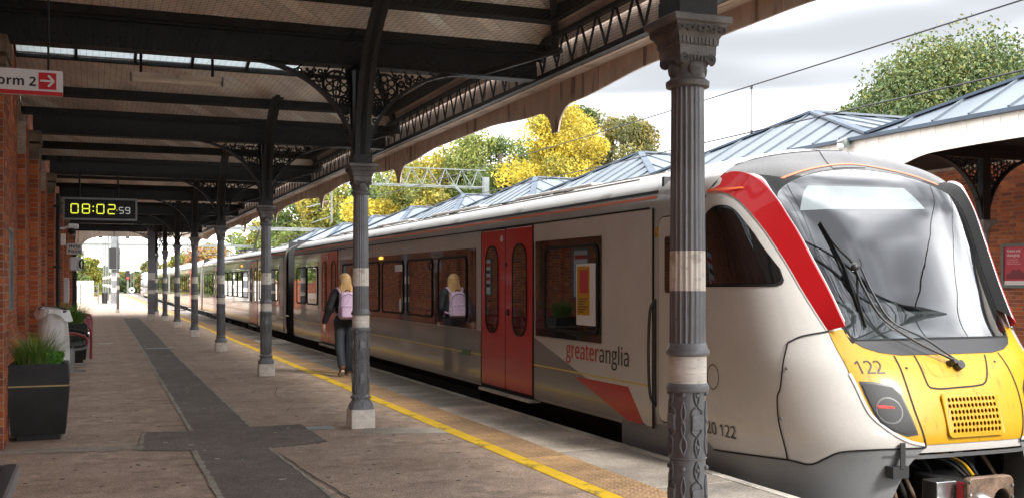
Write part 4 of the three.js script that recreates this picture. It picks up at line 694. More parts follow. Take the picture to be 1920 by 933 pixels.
  const gh = grow(ws, 1.05, 1.055).slice(1, 50), ringL = [[PI / 2, gh[0][1] ], ...gh.slice(0, 48), [PI / 2, gh[48][1]], ...holeL];
  mesh('windscreen_frame', drape(ringL, 0.006, 0.04, 0.012), T.gasket, car); mesh('windscreen_frame', drape(mirror(ringL), 0.006, 0.04, 0.012), T.gasket, car);
  { // the driver's cab behind the glass
    const cab = new THREE.Group(); cab.name = 'driver_cab'; car.add(cab); const dk = mat({ color: new THREE.Color(0.07, 0.075, 0.08), roughness: 0.7 }), seatM = mat({ color: new THREE.Color(0.03, 0.04, 0.07), roughness: 0.9 }), lin = mat({ color: new THREE.Color(0.22, 0.225, 0.23), roughness: 0.8 });
    mesh('rear_wall', boxR(-1.3, 1.3, 0.3, 2.6, q(-8.9), q(-8.86)), dk, cab); mesh('cab_door', boxR(-0.35, 0.35, 0.35, 2.3, q(-8.858), q(-8.84)), lin, cab); mesh('floor', boxR(-1.25, 1.25, 0.32, 0.36, q(-8.86), q(-7.0)), dk, cab); mesh('ceiling', boxR(-0.9, 0.9, 2.44, 2.47, q(-8.86), q(-7.75)), lin, cab);
    mesh('desk', [rbox(1.7, 0.10, 0.55, 0.04, 0, 1.08, q(-7.22)), rbox(1.5, 0.28, 0.10, 0.03, 0, 1.20, q(-7.42)), rbox(0.30, 0.20, 0.06, 0.02, -0.45, 1.32, q(-7.42)), rbox(0.30, 0.20, 0.06, 0.02, 0.05, 1.32, q(-7.42))], dk, cab);
    for (const x of [-0.05, 0.75]) { mesh('seat', [rbox(0.46, 0.66, 0.12, 0.05, x, 1.22, q(-8.35)), rbox(0.46, 0.12, 0.46, 0.05, x, 0.88, q(-8.12)), cyl(0.06, 0.06, 0.5, x, 0.36, q(-8.12), 10)], seatM, cab); mesh('headrest', rbox(0.26, 0.18, 0.09, 0.04, x, 1.66, q(-8.37)), seatM, cab); }
    mesh('side_lining', boxR(-1.22, -1.2, 0.4, 1.5, q(-8.8), q(-7.4)), lin, cab); mesh('side_lining', boxR(1.2, 1.22, 0.4, 2.4, q(-8.8), q(-7.9)), dk, cab);
    mesh('sun_blind', drape([[1505, 388], [1520, 340], [1700, 345], [1742, 385]].map(([x, y]) => onNose(x, y)), -0.05, 0.05, 0.012), mat({ color: new THREE.Color(0.55, 0.56, 0.57), roughness: 0.8 }), cab); mesh('destination_box', rbox(0.7, 0.16, 0.12, 0.02, 0, 2.30, q(-7.68)), dk, cab);
  }
  const wsM = mesh('windscreen', drape(ws, 0.012, 0.035, 0.01), T.screen, car);
  // red pillars, raised towards the glass, with black inner faces
  const rOut = [[1327, 361], [1350, 359], [1379, 371], [1409, 400], [1442, 442], [1480, 501], [1517, 564], [1553, 620]], rIn = [[1358, 327], [1382, 328], [1402, 337], [1423, 353], [1443, 376], [1472, 421], [1508, 487], [1542, 551], [1572, 616]];
  const A = left(rOut, 40), C = left(rIn, 40), D = fine(half.slice(4, 34).map(([u, t]) => [mixn(PI / 2, u, 1.02), t]).reverse(), 40), W0 = A.map(([u, t], i) => [u + 0.10 * Math.min(1, i / 10), t]);
  const lift = 0.10, up = (d) => (f) => 0.012 + (lift - 0.012 + d) * smooth(0, 0.5, f);
  const rib = (P, Q, a, b, m, name) => { mesh(name, ribbon(P, Q, a, b), m, car); mesh(name, ribbon(mirror(P).reverse(), mirror(Q).reverse(), a, b), m, car); };
  rib(A, C, 0.008, up(0), T.redStripe, 'red_pillar');
  const toGlass = (f) => C.map(([u, t], i) => [u + (D[i][0] - u) * f, t + (D[i][1] - t) * f]), C1 = toGlass(0.28), C2 = toGlass(0.42); rib(C, C1, up(0), up(-0.002), T.redStripe, 'red_pillar'); rib(C1, C2, up(-0.002), up(-0.005), T.whiteLine, 'pillar_edge');
  const D2 = D.map(([u, t]) => [mixn(PI / 2, u, 0.985), t]); rib(C2, D2, up(-0.005), 0.013, T.gasket, 'pillar_inner_face');
  // silver band outside the red
  const E = A.map(([u, t], i) => [u + 0.012, t]); rib(E, A, 0.005, 0.008, T.whiteLine, 'pillar_edge');
  // hood above the windscreen
  const hoodBack = left([[1322, 372], [1350, 335], [1385, 308], [1425, 288], [1470, 278]], 20), hb = [...hoodBack, [PI / 2 + 0.25, 0.985], [PI / 2, 0.985]];
  const hf = [[PI / 2, half[48][1] + 0.010], ...half.slice(18, 48).reverse().map(([u, t]) => [mixn(PI / 2, u, 1.06), t + 0.010]), ...C.slice(4, 16).reverse().map(([u, t]) => [u, t + 0.002]), ...C.slice(0, 4).reverse()];
  const hoodL = [...hb, ...hf]; mesh('roof_hood', drape(hoodL, 0.004, 0.05, 0.012), T.hood, car); mesh('roof_hood', drape(mirror(hoodL), 0.004, 0.05, 0.012), T.hood, car);
  mesh('hood_joint', [seam(left([[1320, 374], [1350, 335], [1385, 308], [1425, 288], [1470, 278]], 20), 0.022, 0.007, 0)], M.rubber, car);
  const hp = left([[1536, 284], [1548, 302], [1562, 317]], 8), hp2 = left([[1558, 279], [1590, 296], [1622, 316]], 8); mesh('hood_hatch', [seam(hp, 0.010, 0.007, 0), seam(hp2, 0.010, 0.007, 0), seam([hp[0], hp2[0]], 0.010, 0.007, 4), seam([hp[8], hp2[8]], 0.010, 0.007, 4)], M.rubber, car); mesh('hood_hatch', drape([...hp, ...hp2.slice().reverse()], 0.006, 0.05, 0.01), T.hood, car);
  mesh('orange_line', [seam(left([[1331, 359], [1365, 357], [1400, 355], [1431, 351]], 16), 0.020, 0.034, 0)], T.orange, car); const ol = fine([...pxs([[1436, 351], [1470, 334], [1510, 320], [1550, 312]]), [PI / 2, onNose(1600, 309)[1]]], 20); mesh('orange_line', seam(ol, 0.02, 0.010, 0), T.orange, car); mesh('orange_line', seam(mirror(ol), 0.02, 0.010, 0), T.orange, car);
  // side window of the cab
  const sw = left([[1322, 532], [1321, 450], [1323, 412], [1336, 392], [1358, 386], [1378, 394], [1400, 420], [1425, 455], [1450, 488], [1464, 508], [1466, 520], [1458, 529], [1440, 531]], 40);
  const swc = sw.reduce((s, p) => [s[0] + p[0] / sw.length, s[1] + p[1] / sw.length], [0, 0]), sg = (k) => sw.map(([u, t]) => [swc[0] + (u - swc[0]) * k, swc[1] + (t - swc[1]) * k]);
  mesh('cab_window_seal', drape(sg(1.05), 0.005), M.rubber, car); mesh('cab_window_seal', drape(mirror(sg(1.05)), 0.005), M.rubber, car); mesh('cab_window', drape(sw, 0.009), T.glass, car); mesh('cab_window', drape(mirror(sw), 0.009), T.glass, car);
  // yellow front
  const yl = pxs([[1555, 622], [1582, 617], [1600, 641], [1618, 652], [1650, 662]]), yb = pxs([[1735, 833], [1702, 825], [1664, 803], [1628, 768], [1594, 700]]), tb2 = yb[0][1], tt2 = yl[4][1];
  const yel = [[PI / 2, tt2], ...yl.slice().reverse(), ...yb.slice().reverse(), [PI / 2, tb2]].map((p) => p); mesh('yellow_front', drape(yel, 0.006, 0.04, 0.012), T.yellow, car); mesh('yellow_front', drape(mirror(yel), 0.006, 0.04, 0.012), T.yellow, car);
  const cowl = pxs([[1601, 641], [1618, 652], [1650, 662], [1690, 667]]), cw = [[PI / 2, ws[0][1] - 0.004], [half[0][0] + 0.02, half[0][1] - 0.003], ...cowl, [PI / 2, cowl[3][1]]]; mesh('cowl', drape(cw, 0.010, 0.04, 0.01), T.dark, car); mesh('cowl', drape(mirror(cw), 0.010, 0.04, 0.01), T.dark, car);
  mesh('silver_edge', seam(yb.slice().reverse(), 0.022, 0.008), T.whiteLine, car); mesh('silver_edge', seam(mirror(yb), 0.022, 0.008), T.whiteLine, car);
  // joints
  const sj = [[[1478, 642], [1500, 632], [1555, 621]], [[1478, 642], [1470, 680], [1464, 730], [1459, 745], [1462, 790], [1478, 860]], [[1340, 842], [1400, 851], [1478, 861], [1526, 869], [1550, 858], [1572, 848], [1640, 842], [1736, 838]], [[1676, 667], [1706, 742], [1736, 838]], [[1714, 667], [1740, 722], [1752, 728], [1830, 723], [1848, 715], [1846, 665]]];
  sj.forEach((l, i) => { const P = pxs(l); mesh('panel_joint', seam(P, 0.014, 0.009, 40), M.rubber, car); if (i < 4) mesh('panel_joint', seam(mirror(P), 0.014, 0.009, 40), M.rubber, car); });
  mesh('skirt_panel', [drape([...left(sj[2], 30), ...[[phiAt(-open, -0.7), tb], [PI, tb], [PI, tS(0.26)]]], 0.004)], T.skirt, car); mesh('skirt_panel', [drape(mirror([...left(sj[2], 30), ...[[phiAt(-open, -0.7), tb], [PI, tb], [PI, tS(0.26)]]]), 0.004)], T.skirt, car);
  mesh('wiper_housing', drape(pxs([[1728, 672], [1746, 700], [1758, 707], [1806, 702], [1822, 692], [1836, 664]]), 0.008), T.yellow, car);
  // lamps
  const hl = pxs([[1616, 720], [1640, 721], [1672, 727], [1688, 742], [1704, 778], [1717, 811], [1700, 814], [1676, 806], [1652, 790], [1640, 772], [1626, 744]]), hc = hl.reduce((s, p) => [s[0] + p[0] / hl.length, s[1] + p[1] / hl.length], [0, 0]), hk = (k) => hl.map(([u, t]) => [hc[0] + (u - hc[0]) * k, hc[1] + (t - hc[1]) * k]);
  for (const m of [(x) => x, mirror]) {
    const lampM = mesh('headlight', drape(m(hl), 0.016, 0.03, 0.01), T.lens, car); mesh('headlight_frame', drape(m(hk(1.10)), 0.010, 0.03, 0.01), T.dark, lampM);
    const lc = S(...m([onNose(1668, 770)])[0]), circ = (r) => Array.from({ length: 20 }, (_, i) => { const y = lc.y + Math.sin(i / 10 * PI) * r; return [phiAt(lc.x + Math.cos(i / 10 * PI) * r, y), tS(y)]; });
    mesh('reflector', drape(circ(0.098), 0.019, 0.02, 0.008), T.hood, lampM); mesh('reflector', drape(circ(0.086), 0.022, 0.02, 0.008), T.lens, lampM);
    mesh('marker_light', drape(m(pxs([[1645, 760], [1666, 762], [1666, 766], [1645, 765]])), 0.025, 0.02, 0.008), T.redGlow, lampM); mesh('marker_light', drape(m(pxs([[1668, 762], [1676, 764], [1675, 767], [1668, 766]])), 0.025, 0.02, 0.008), T.redGlow, lampM);
  }
  { // perforated grille
    const s = rrect(0.56, 0.33, 0.04), holes = 13, rows = 6; for (let i = 0; i < holes; i++) for (let j = 0; j < rows; j++) { const h = new THREE.Path(); h.absellipse(-0.225 + i * 0.0375 + (j % 2) * 0.006, -0.115 + j * 0.046, 0.0135, 0.0175, 0, PI * 2); s.holes.push(h); }
    const g = extr(s, 0.012, 0.002, 4), p = g.attributes.position, y0 = 0.575; for (let i = 0; i < p.count; i++) { const x = p.getX(i), y = p.getY(i) + y0, o = p.getZ(i), w = S(phiAt(x, y), tS(y)); p.setXYZ(i, x, y, w.z + 0.016 + o + ZL); } g.computeVertexNormals(); mesh('grille', uvm(g), T.yellow, car);
    mesh('grille_backing', drape([[phiAt(-0.255, 0.43), tS(0.43)], [phiAt(0.255, 0.43), tS(0.43)], [phiAt(0.255, 0.72), tS(0.72)], [phiAt(-0.255, 0.72), tS(0.72)]], 0.009), M.black, car);
  }
  const noseText = (s, size, px, py, side) => { const g = text(s, size, 0.002, font), p = g.attributes.position, [u0, t0] = onNose(px, py), c = S(u0, t0); for (let i = 0; i < p.count; i++) { if (side) { const z = c.z + p.getX(i), y = c.y + p.getY(i), qf = prof(tS(y)), b = clamp((ZB + z) / (ZB - qf.z)); p.setXYZ(i, -qf.x * Math.pow(1 - Math.pow(b, PW), 1 / PW) - 0.008 - p.getZ(i), y, z + ZL); } else { const x = c.x + p.getX(i), y = c.y + p.getY(i), w = S(phiAt(x, y), tS(y)); p.setXYZ(i, x, y, w.z + 0.011 + p.getZ(i) + ZL); } } g.computeVertexNormals(); mesh('lettering', g, T.dark, car); };
  noseText('122', 0.094, 1606, 699); noseText('720 122', 0.105, 1318, 808, true);
  { const P = onNose(1338, 706), ring = Array.from({ length: 33 }, (_, i) => { const a = i / 16 * PI, y = S(...P).y + Math.sin(a) * 0.105, z = S(...P).z + Math.cos(a) * 0.085, qf = prof(tS(y)); const b = clamp((ZB + z) / (ZB - qf.z)); return [Math.atan2(Math.pow(b, PW / 2), -Math.pow(Math.pow(1 - Math.pow(b, PW), 1 / PW), PW / 2)), tS(y)]; }); mesh('filler_flap', seam(ring, 0.008, 0.006, 0), M.rubber, car); }
  for (const [x, y] of [[1476, 690], [1466, 784], [1700, 690], [1865, 678]]) mesh('fastener', new THREE.SphereGeometry(0.012, 8, 5).translate(...nosePoint(x, y, 0.006).toArray()), T.hood, car);
  // wiper
  const w0 = nosePoint(1792, 685, 0.06), w1b = nosePoint(1802, 690, 0.05), wj = nosePoint(1588, 506, 0.10), wk = nosePoint(1640, 600, 0.09);
  const wp = mesh('wiper', [tube([w0, nosePoint(1700, 642, 0.08), wk, nosePoint(1605, 545, 0.10), wj], 0.011, 40, 6), tube([w1b, nosePoint(1720, 640, 0.09), nosePoint(1655, 606, 0.10), nosePoint(1618, 552, 0.11), nosePoint(1597, 506, 0.11)], 0.009, 40, 6)], T.dark, car);
  mesh('wiper_blade', [tube([nosePoint(1536, 420, 0.03), nosePoint(1560, 462, 0.045), wj, nosePoint(1604, 560, 0.045), nosePoint(1622, 616, 0.03)], 0.010, 40, 6), bar(nosePoint(1536, 420, 0.022), nosePoint(1580, 500, 0.022), 0.012, 0.02), bar(nosePoint(1580, 500, 0.022), nosePoint(1621, 614, 0.022), 0.012, 0.02)], M.rubber, wp);
  mesh('wiper_joint', [new THREE.SphereGeometry(0.035, 10, 8).translate(wj.x, wj.y, wj.z), tube([nosePoint(1575, 506, 0.12), nosePoint(1588, 490, 0.14), nosePoint(1598, 506, 0.12)], 0.004, 16, 5)], T.dark, wp); mesh('wiper_pivot', [new THREE.CylinderGeometry(0.035, 0.045, 0.07, 14).rotateX(1.2).translate(...nosePoint(1794, 688, 0.03).toArray()), new THREE.CylinderGeometry(0.02, 0.03, 0.09, 12).rotateX(1.2).translate(...nosePoint(1780, 683, 0.04).toArray())], T.dark, wp);
  // below the nose: dark bay, bracket and coupler
  mesh('coupler_bay', [boxR(-0.85, 0.85, -0.85, 0.34, q(-7.75), q(-7.7)), boxR(-0.9, 0.9, 0.29, 0.31, q(-7.75), q(-6.75)), boxR(-0.95, -0.92, -0.7, 0.3, q(-7.7), q(-6.95)), boxR(0.92, 0.95, -0.7, 0.3, q(-7.7), q(-6.95))], M.under, car);
  { const lip = [], b0 = tS(0.29), P = Array.from({ length: 31 }, (_, i) => [mixn(phiAt(open, 0.3), phiAt(-open, 0.3), i / 30), b0]); mesh('lower_lip', ribbon(P, P.map(([u, t]) => [u, t - 0.012]), 0.012, 0.0), T.skirt, car); }
  const bz = nosePoint(1690, 846, 0.03); mesh('lamp_bracket', [rbox(0.05, 0.20, 0.012, 0.005, bz.x, bz.y - 0.02, bz.z), boxR(bz.x - 0.09, bz.x + 0.06, bz.y - 0.19, bz.y - 0.10, bz.z - 0.08, bz.z)], T.dark, car);
  const cp = new THREE.Group(); cp.name = 'coupler'; cp.position.set(0, -0.06, q(-6.12)); car.add(cp);
  mesh('shank', [rod(V(0, 0, -1.5), V(0, 0, -0.16), 0.12), rbox(0.40, 0.26, 0.5, 0.03, 0, 0, -0.42)], T.dark, cp);
  { const s = rrect(0.46, 0.40, 0.06); const h = new THREE.Path(); h.absellipse(0.11, -0.01, 0.085, 0.11, 0, PI * 2); s.holes.push(h); mesh('face_plate', extr(s, 0.05, 0.008).translate(0, -0.02, -0.1), T.rust, cp); }
  mesh('cone', [new THREE.CylinderGeometry(0.035, 0.105, 0.22, 20).rotateX(PI / 2).translate(-0.10, -0.03, 0.06), new THREE.SphereGeometry(0.036, 12, 8).translate(-0.10, -0.03, 0.17)], T.chrome, cp); mesh('socket', new THREE.CylinderGeometry(0.09, 0.07, 0.2, 20, 1, true).rotateX(PI / 2).translate(0.11, -0.03, -0.18), T.dark, cp);
  mesh('valve_block', [rbox(0.20, 0.16, 0.16, 0.01, -0.30, 0.06, -0.26), rbox(0.12, 0.12, 0.14, 0.01, -0.26, -0.06, -0.12), new THREE.CylinderGeometry(0.05, 0.05, 0.12, 12).rotateX(PI / 2).translate(-0.19, -0.04, -0.1)], T.chrome, cp); mesh('red_rim', boxR(-0.235, -0.215, -0.2, 0.14, -0.15, -0.09), T.red, cp);
  for (let i = 0; i < 4; i++) mesh('hose', tube([V(-0.12 + i * 0.09, 0.35, -1.2), V(-0.16 + i * 0.1, 0.30, -0.8), V(-0.05 + i * 0.06, 0.22, -0.4), V(-0.02 + i * 0.04, 0.14, -0.28)], 0.015, 20, 6), i === 2 ? T.yellow : M.rubber, cp);
  for (const x of [-0.32, 0.20]) { const s = rrect(0.16, 0.12 + (x > 0 ? 0.08 : 0), 0.01); for (let i = 0; i < 4; i++) for (let j = 0; j < (x > 0 ? 4 : 2); j++) { const h = new THREE.Path(); h.absarc(-0.055 + i * 0.037, -0.03 + j * 0.037 - (x > 0 ? 0.03 : 0), 0.009, 0, PI * 2); s.holes.push(h); } mesh('perforated_bracket', extr(s, 0.006).translate(x, 0.30, -0.62), M.coping, cp); }
  { const r = rng(640); for (let i = 0; i < 7; i++) { const x = -0.62 + r() * 1.25, d = 0.1 + r() * 0.25; mesh('hose', tube([V(x, 0.33, -0.75), V(x + d * 0.3, 0.12 - r() * 0.2, -0.55), V(x + d, -0.28 - r() * 0.2, -0.6), V(x + d * 1.5, -0.05, -0.9)], 0.012 + r() * 0.012, 20, 6), i % 3 ? M.rubber : T.rust, cp); } for (const [bx, by] of [[-0.62, 0.05], [0.55, 0.1], [0.62, -0.25], [-0.55, -0.3]]) mesh('equipment_box', rbox(0.22, 0.24, 0.3, 0.015, bx, by, -1.0), bx > 0 ? T.dark : T.rust, cp); const bl = []; for (let i = 0; i < 8; i++) bl.push(new THREE.CylinderGeometry(0.012, 0.012, 0.016, 6).rotateX(PI / 2).translate(i % 2 ? 0.21 : -0.21, 0.15 - 0.045 * i, -0.04)); mesh('bolts', bl, T.chrome, cp); }
  mesh('snow_plough', [bar(V(-0.85, -0.62, -0.5), V(0.85, -0.62, -0.5), 0.06, 0.25), rod(V(-0.7, -0.55, -0.5), V(-0.2, 0.1, -1.2), 0.04), rod(V(0.7, -0.55, -0.5), V(0.2, 0.1, -1.2), 0.04)], M.under, cp);
}

// ------------------------------------------------------------------ signs, clock, lamps and fittings
{
  const z = -8.6, a = onZ(117, 135, z), b = onZ(117, 182, z), h = a.y - b.y, x1 = a.x, x0 = -1.03, yc = (a.y + b.y) / 2;
  const s = thing('platform_sign', 'white hanging sign reading platform two with red arrow square', 'sign', [x1, yc, z]);
  mesh('board', boxR(x0 - x1, 0, -h / 2, h / 2, -0.02, 0.02), M.signWhite, s);
  mesh('red_strip', boxR(x0 - x1, 0, -h / 2 + 0.001, -h / 2 + 0.03, 0.0195, 0.0235), M.signRed, s);
  mesh('arrow_square', boxR(-0.165, -0.045, -0.048, 0.075, 0.0195, 0.0235), M.signRed, s);
  mesh('arrow', [boxR(-0.155, -0.07, 0.007, 0.021, 0.0236, 0.026), bar(V(-0.10, 0.055, 0.025), V(-0.062, 0.014, 0.025), 0.003, 0.016), bar(V(-0.10, -0.027, 0.025), V(-0.062, 0.014, 0.025), 0.003, 0.016)], M.signWhite, s);
  const g = text('Platform 2', 0.068, 0.003); const w = g.boundingBox.max.x; mesh('lettering', g.translate(-0.183 - w, -0.028, 0.0195), M.signBlack, s);
  for (const x of [-0.1, -0.55]) mesh('hanger', rod(V(x, h / 2, 0), V(x, 3.96 - yc + 0.35, 0), 0.008), M.iron, s);
}
{
  const z = -25.05, a = onZ(117, 370, z), b = onZ(256, 414, z), w = b.x - a.x, h = a.y - b.y, cx = (a.x + b.x) / 2, cy = (a.y + b.y) / 2;
  const c = thing('digital_clock', 'black digital clock reading 08:02 hung across the platform', 'clock', [cx, cy, z]);
  mesh('case', boxR(-w / 2, w / 2, -h / 2, h / 2, -0.09, 0.03), M.black, c);
  const fr = rrect(w + 0.01, h + 0.01, 0.012); fr.holes.push(rrect(w - 0.07, h - 0.07, 0.005, 0, 0, THREE.Path)); mesh('frame', extr(fr, 0.02).translate(0, 0, 0.025), M.steel, c);
  const lit = mat({ color: new THREE.Color(0.10, 0.10, 0.01), emissive: new THREE.Color(0.68, 0.72, 0.05), emissiveIntensity: 0.16 }), pale = mat({ color: new THREE.Color(0.2, 0.2, 0.2), emissive: new THREE.Color(0.62, 0.64, 0.58), emissiveIntensity: 0.07 });
  const SEG = { 0: 'abcdef', 8: 'abcdefg', 2: 'abged', 5: 'afgcd', 9: 'abcdfg' };
  const digit = (ch, x, W, H, t) => { const o = { a: [0, H, W, t], d: [0, 0, W, t], g: [0, H / 2, W, t], b: [W, H * 0.75, t, H / 2], c: [W, H * 0.25, t, H / 2], f: [0, H * 0.75, t, H / 2], e: [0, H * 0.25, t, H / 2] }; return [...SEG[ch]].map((k) => { const [px, py, sx, sy] = o[k], hor = 'adg'.includes(k); return box(hor ? sx - t * 0.6 : t, hor ? t : sy - t * 0.6, 0.006, x + (hor ? W / 2 : px), py - H / 2, 0.033); }); };
  const k = w / 139;
  [['0', 15], ['8', 36], ['0', 63], ['2', 84]].forEach(([d, x]) => mesh('digit', digit(d, -w / 2 + x * k, 13 * k, 18 * k, 2.1 * k), lit, c));
  mesh('colon', [box(0.028, 0.028, 0.006, -w / 2 + 56 * k, 0.05, 0.033), box(0.028, 0.028, 0.006, -w / 2 + 56 * k, -0.05, 0.033), box(0.016, 0.016, 0.006, -w / 2 + 100.5 * k, -0.02, 0.033)], lit, c);
  [['5', 105], ['9', 117]].forEach(([d, x]) => mesh('digit', digit(d, -w / 2 + x * k, 8 * k, 12 * k, 1.5 * k).map((g) => g.translate(0, -0.02, 0)), pale, c));
  for (const x of [-0.28, 0.24]) mesh('hanger', rod(V(x * w, h / 2, -0.03), V(x * w, GB - cy, -0.03), 0.02), M.iron, c);
}
{
  const z = -12.35, a = onZ(246, 146, z), b = onZ(414, 152, z), L = b.x - a.x, f = thing('strip_light', 'dirty fluorescent strip light under the canopy beside the roof glazing', 'light', [(a.x + b.x) / 2, a.y, z]);
  mesh('housing', boxR(-L / 2, L / 2, 0.018, 0.06, -0.05, 0.05), M.whitePaint, f); mesh('diffuser', rbox(L, 0.05, 0.085, 0.02, 0, -0.004, 0), mat({ map: mottled([250, 246, 232], 0.08, 0.08, 256, 2, 300), roughness: 0.4 }), f);
  for (const x of [-0.4, 0.4]) mesh('bracket', boxR(x * L - 0.015, x * L + 0.015, 0.06, 4.36 - a.y, -0.01, 0.01), M.iron, f);
  for (const s of [-1, 1]) mesh('end_cap', boxR(s > 0 ? L / 2 : -L / 2 - 0.02, s > 0 ? L / 2 + 0.02 : -L / 2, -0.03, 0.06, -0.052, 0.052), M.steel, f);
}
// framed notices on the wall: seen almost edge-on
[[-15.1, 1.05, 1.22, 2.30, 'silver framed notice on the brick wall above the first planter'], [-23.2, 0.9, 1.2, 2.4, 'silver framed notice on the brick wall above the black slatted bench'], [-29.8, 0.9, 1.2, 2.3, 'silver framed notice on the brick wall short of the help point post']].forEach(([z, w, y0, y1, label], i) => {
  const n = thing('notice_frame', label, 'notice', [-1.052, (y0 + y1) / 2, z], 'framed notices on the station wall'), h = y1 - y0;
  const f = rrect(w, h, 0.02); f.holes.push(rrect(w - 0.09, h - 0.09, 0.005, 0, 0, THREE.Path)); const turn = (g) => g.rotateY(Math.PI / 2);
  mesh('frame', turn(extr(f, 0.05, 0.004)), M.galv, n); mesh('paper', turn(boxR(-w / 2 + 0.03, w / 2 - 0.03, -h / 2 + 0.03, h / 2 - 0.03, 0.005, 0.02)), i ? M.signWhite : mat({ color: new THREE.Color(0.62, 0.68, 0.74), roughness: 0.3, clearcoat: 1 }), n);
  for (let k = 0; k < 4; k++) mesh('print', turn(boxR(-w / 2 + 0.1, w / 2 - 0.1 - k * 0.1, h / 2 - 0.25 - k * 0.2, h / 2 - 0.15 - k * 0.2, 0.0195, 0.022)), k % 2 ? T.dark : M.signRed, n);
});
{
  const z = -33.2, p = thing('help_point', 'grey help point post with speaker box on the platform', 'help point', [-0.52, 0, z]);
  mesh('post', boxR(-0.06, 0.06, 0, 2.5, -0.05, 0.05), M.iron, p); mesh('speaker_box', rbox(0.34, 0.40, 0.16, 0.05, 0.03, 2.12, 0.08), M.signWhite, p);
  mesh('ring', new THREE.TorusGeometry(0.13, 0.025, 8, 24).rotateY(1.2).translate(0.19, 2.12, 0.09), M.black, p);
  const s = thing('help_point_sign', 'small white sign with words help point above the post', 'sign', [-0.52, 2.55, z + 0.06]);
  mesh('board', rbox(0.42, 0.32, 0.03, 0.01), M.signWhite, s); const put = (t, y) => { const g = text(t, 0.10, 0.003), w = g.boundingBox.max.x; mesh('lettering', g.translate(-w / 2, y, 0.0145), M.signBlack, s); }; put('Help', 0.03); put('Point', -0.115);
  const v = thing('wall_box', 'white box fixed low on the brick wall behind the benches', 'box', [-0.76, 1.35, -34.0]); mesh('case', rbox(0.14, 0.75, 0.3, 0.02), M.signWhite, v); mesh('lid', rbox(0.02, 0.6, 0.22, 0.005, 0.075, 0, 0), M.whitePaint, v);
  const c = thing('security_camera', 'white security camera on a wall bracket above the help point sign', 'camera', [-0.72, 3.0, -30.2]);
  mesh('bracket', [boxR(-0.12, 0.02, -0.03, 0.03, -0.03, 0.03), rod(V(0.0, 0, 0), V(0.12, 0.06, 0.02), 0.025)], M.signWhite, c); mesh('body', [rbox(0.26, 0.13, 0.15, 0.03, 0.22, 0.05, 0.05)], M.signWhite, c); mesh('dome', new THREE.SphereGeometry(0.10, 16, 10).translate(0.18, -0.06, 0.05), T.lens, c); mesh('control_box', rbox(0.12, 0.3, 0.2, 0.02, -0.03, -0.30, 0), M.whitePaint, c);
  const dp = thing('drain_pipe', 'black iron rainwater pipe down the brick pilaster', 'pipe', [-0.72, 0, -25.33 + 0.0]); mesh('pipe', [rod(V(0, 0, 0.42), V(0, 3.5, 0.42), 0.04)], M.iron, dp); for (const y of [0.6, 1.9, 3.2]) mesh('clip', boxR(-0.1, 0.05, y, y + 0.05, 0.37, 0.47), M.iron, dp);
}
// ------------------------------------------------------------------ planters, bin, benches
function blades(n, R, H, seed, droop = 1) {
  const b = new B(), r = rng(seed);
  for (let i = 0; i < n; i++) {
    const a = r() * 6.283, q = Math.sqrt(r()) * R, x = Math.cos(a) * q, z = Math.sin(a) * q, dir = a + (r() - 0.5) * 1.6, h = H * (0.45 + 0.75 * r()), lean = (0.15 + r() * 0.75) * h * droop, w = 0.004 + r() * 0.004, c = [0.12 + r() * 0.09, 0.26 + r() * 0.14, 0.03 + r() * 0.03], px = -Math.sin(dir) * w, pz = Math.cos(dir) * w;
    if (r() < 0.12) { c[0] = 0.22; c[1] = 0.19; c[2] = 0.08; }
    let p0 = null; for (let k = 0; k <= 5; k++) { const t = k / 5, X = x + Math.cos(dir) * lean * t * t, Z = z + Math.sin(dir) * lean * t * t, Y = h * (t - 0.32 * droop * t * t * t * (lean / h)), f = 1 - t * 0.85, L = V(X + px * f, Y, Z + pz * f), Q = V(X - px * f, Y, Z - pz * f); if (p0) b.quad(p0[0], p0[1], Q, L, c); p0 = [L, Q]; }
  }
  return b.geo();
}
function herbs(n, R, H, seed) { const b = new B(), r = rng(seed); for (let i = 0; i < n; i++) { const a = r() * 6.283, q = Math.sqrt(r()) * R, c = V(Math.cos(a) * q, H * (0.3 + 0.7 * r()), Math.sin(a) * q), s = 0.015 + r() * 0.02, u = V(r() - 0.5, (r() - 0.5) * 0.6, r() - 0.5).normalize().multiplyScalar(s), v = V(r() - 0.5, r() * 0.5, r() - 0.5).normalize().multiplyScalar(s * 0.7); const col = [0.11 + r() * 0.08, 0.30 + r() * 0.12, 0.04 + r() * 0.03]; b.tri(c.clone().add(u), c.clone().add(v), c.clone().sub(u), col); b.tri(c.clone().sub(u), c.clone().sub(v), c.clone().add(u), col); } return b.geo(); }
M.grass = mat({ color: 0xffffff, vertexColors: true, roughness: 0.6, transmission: 0.25, thickness: 0 });
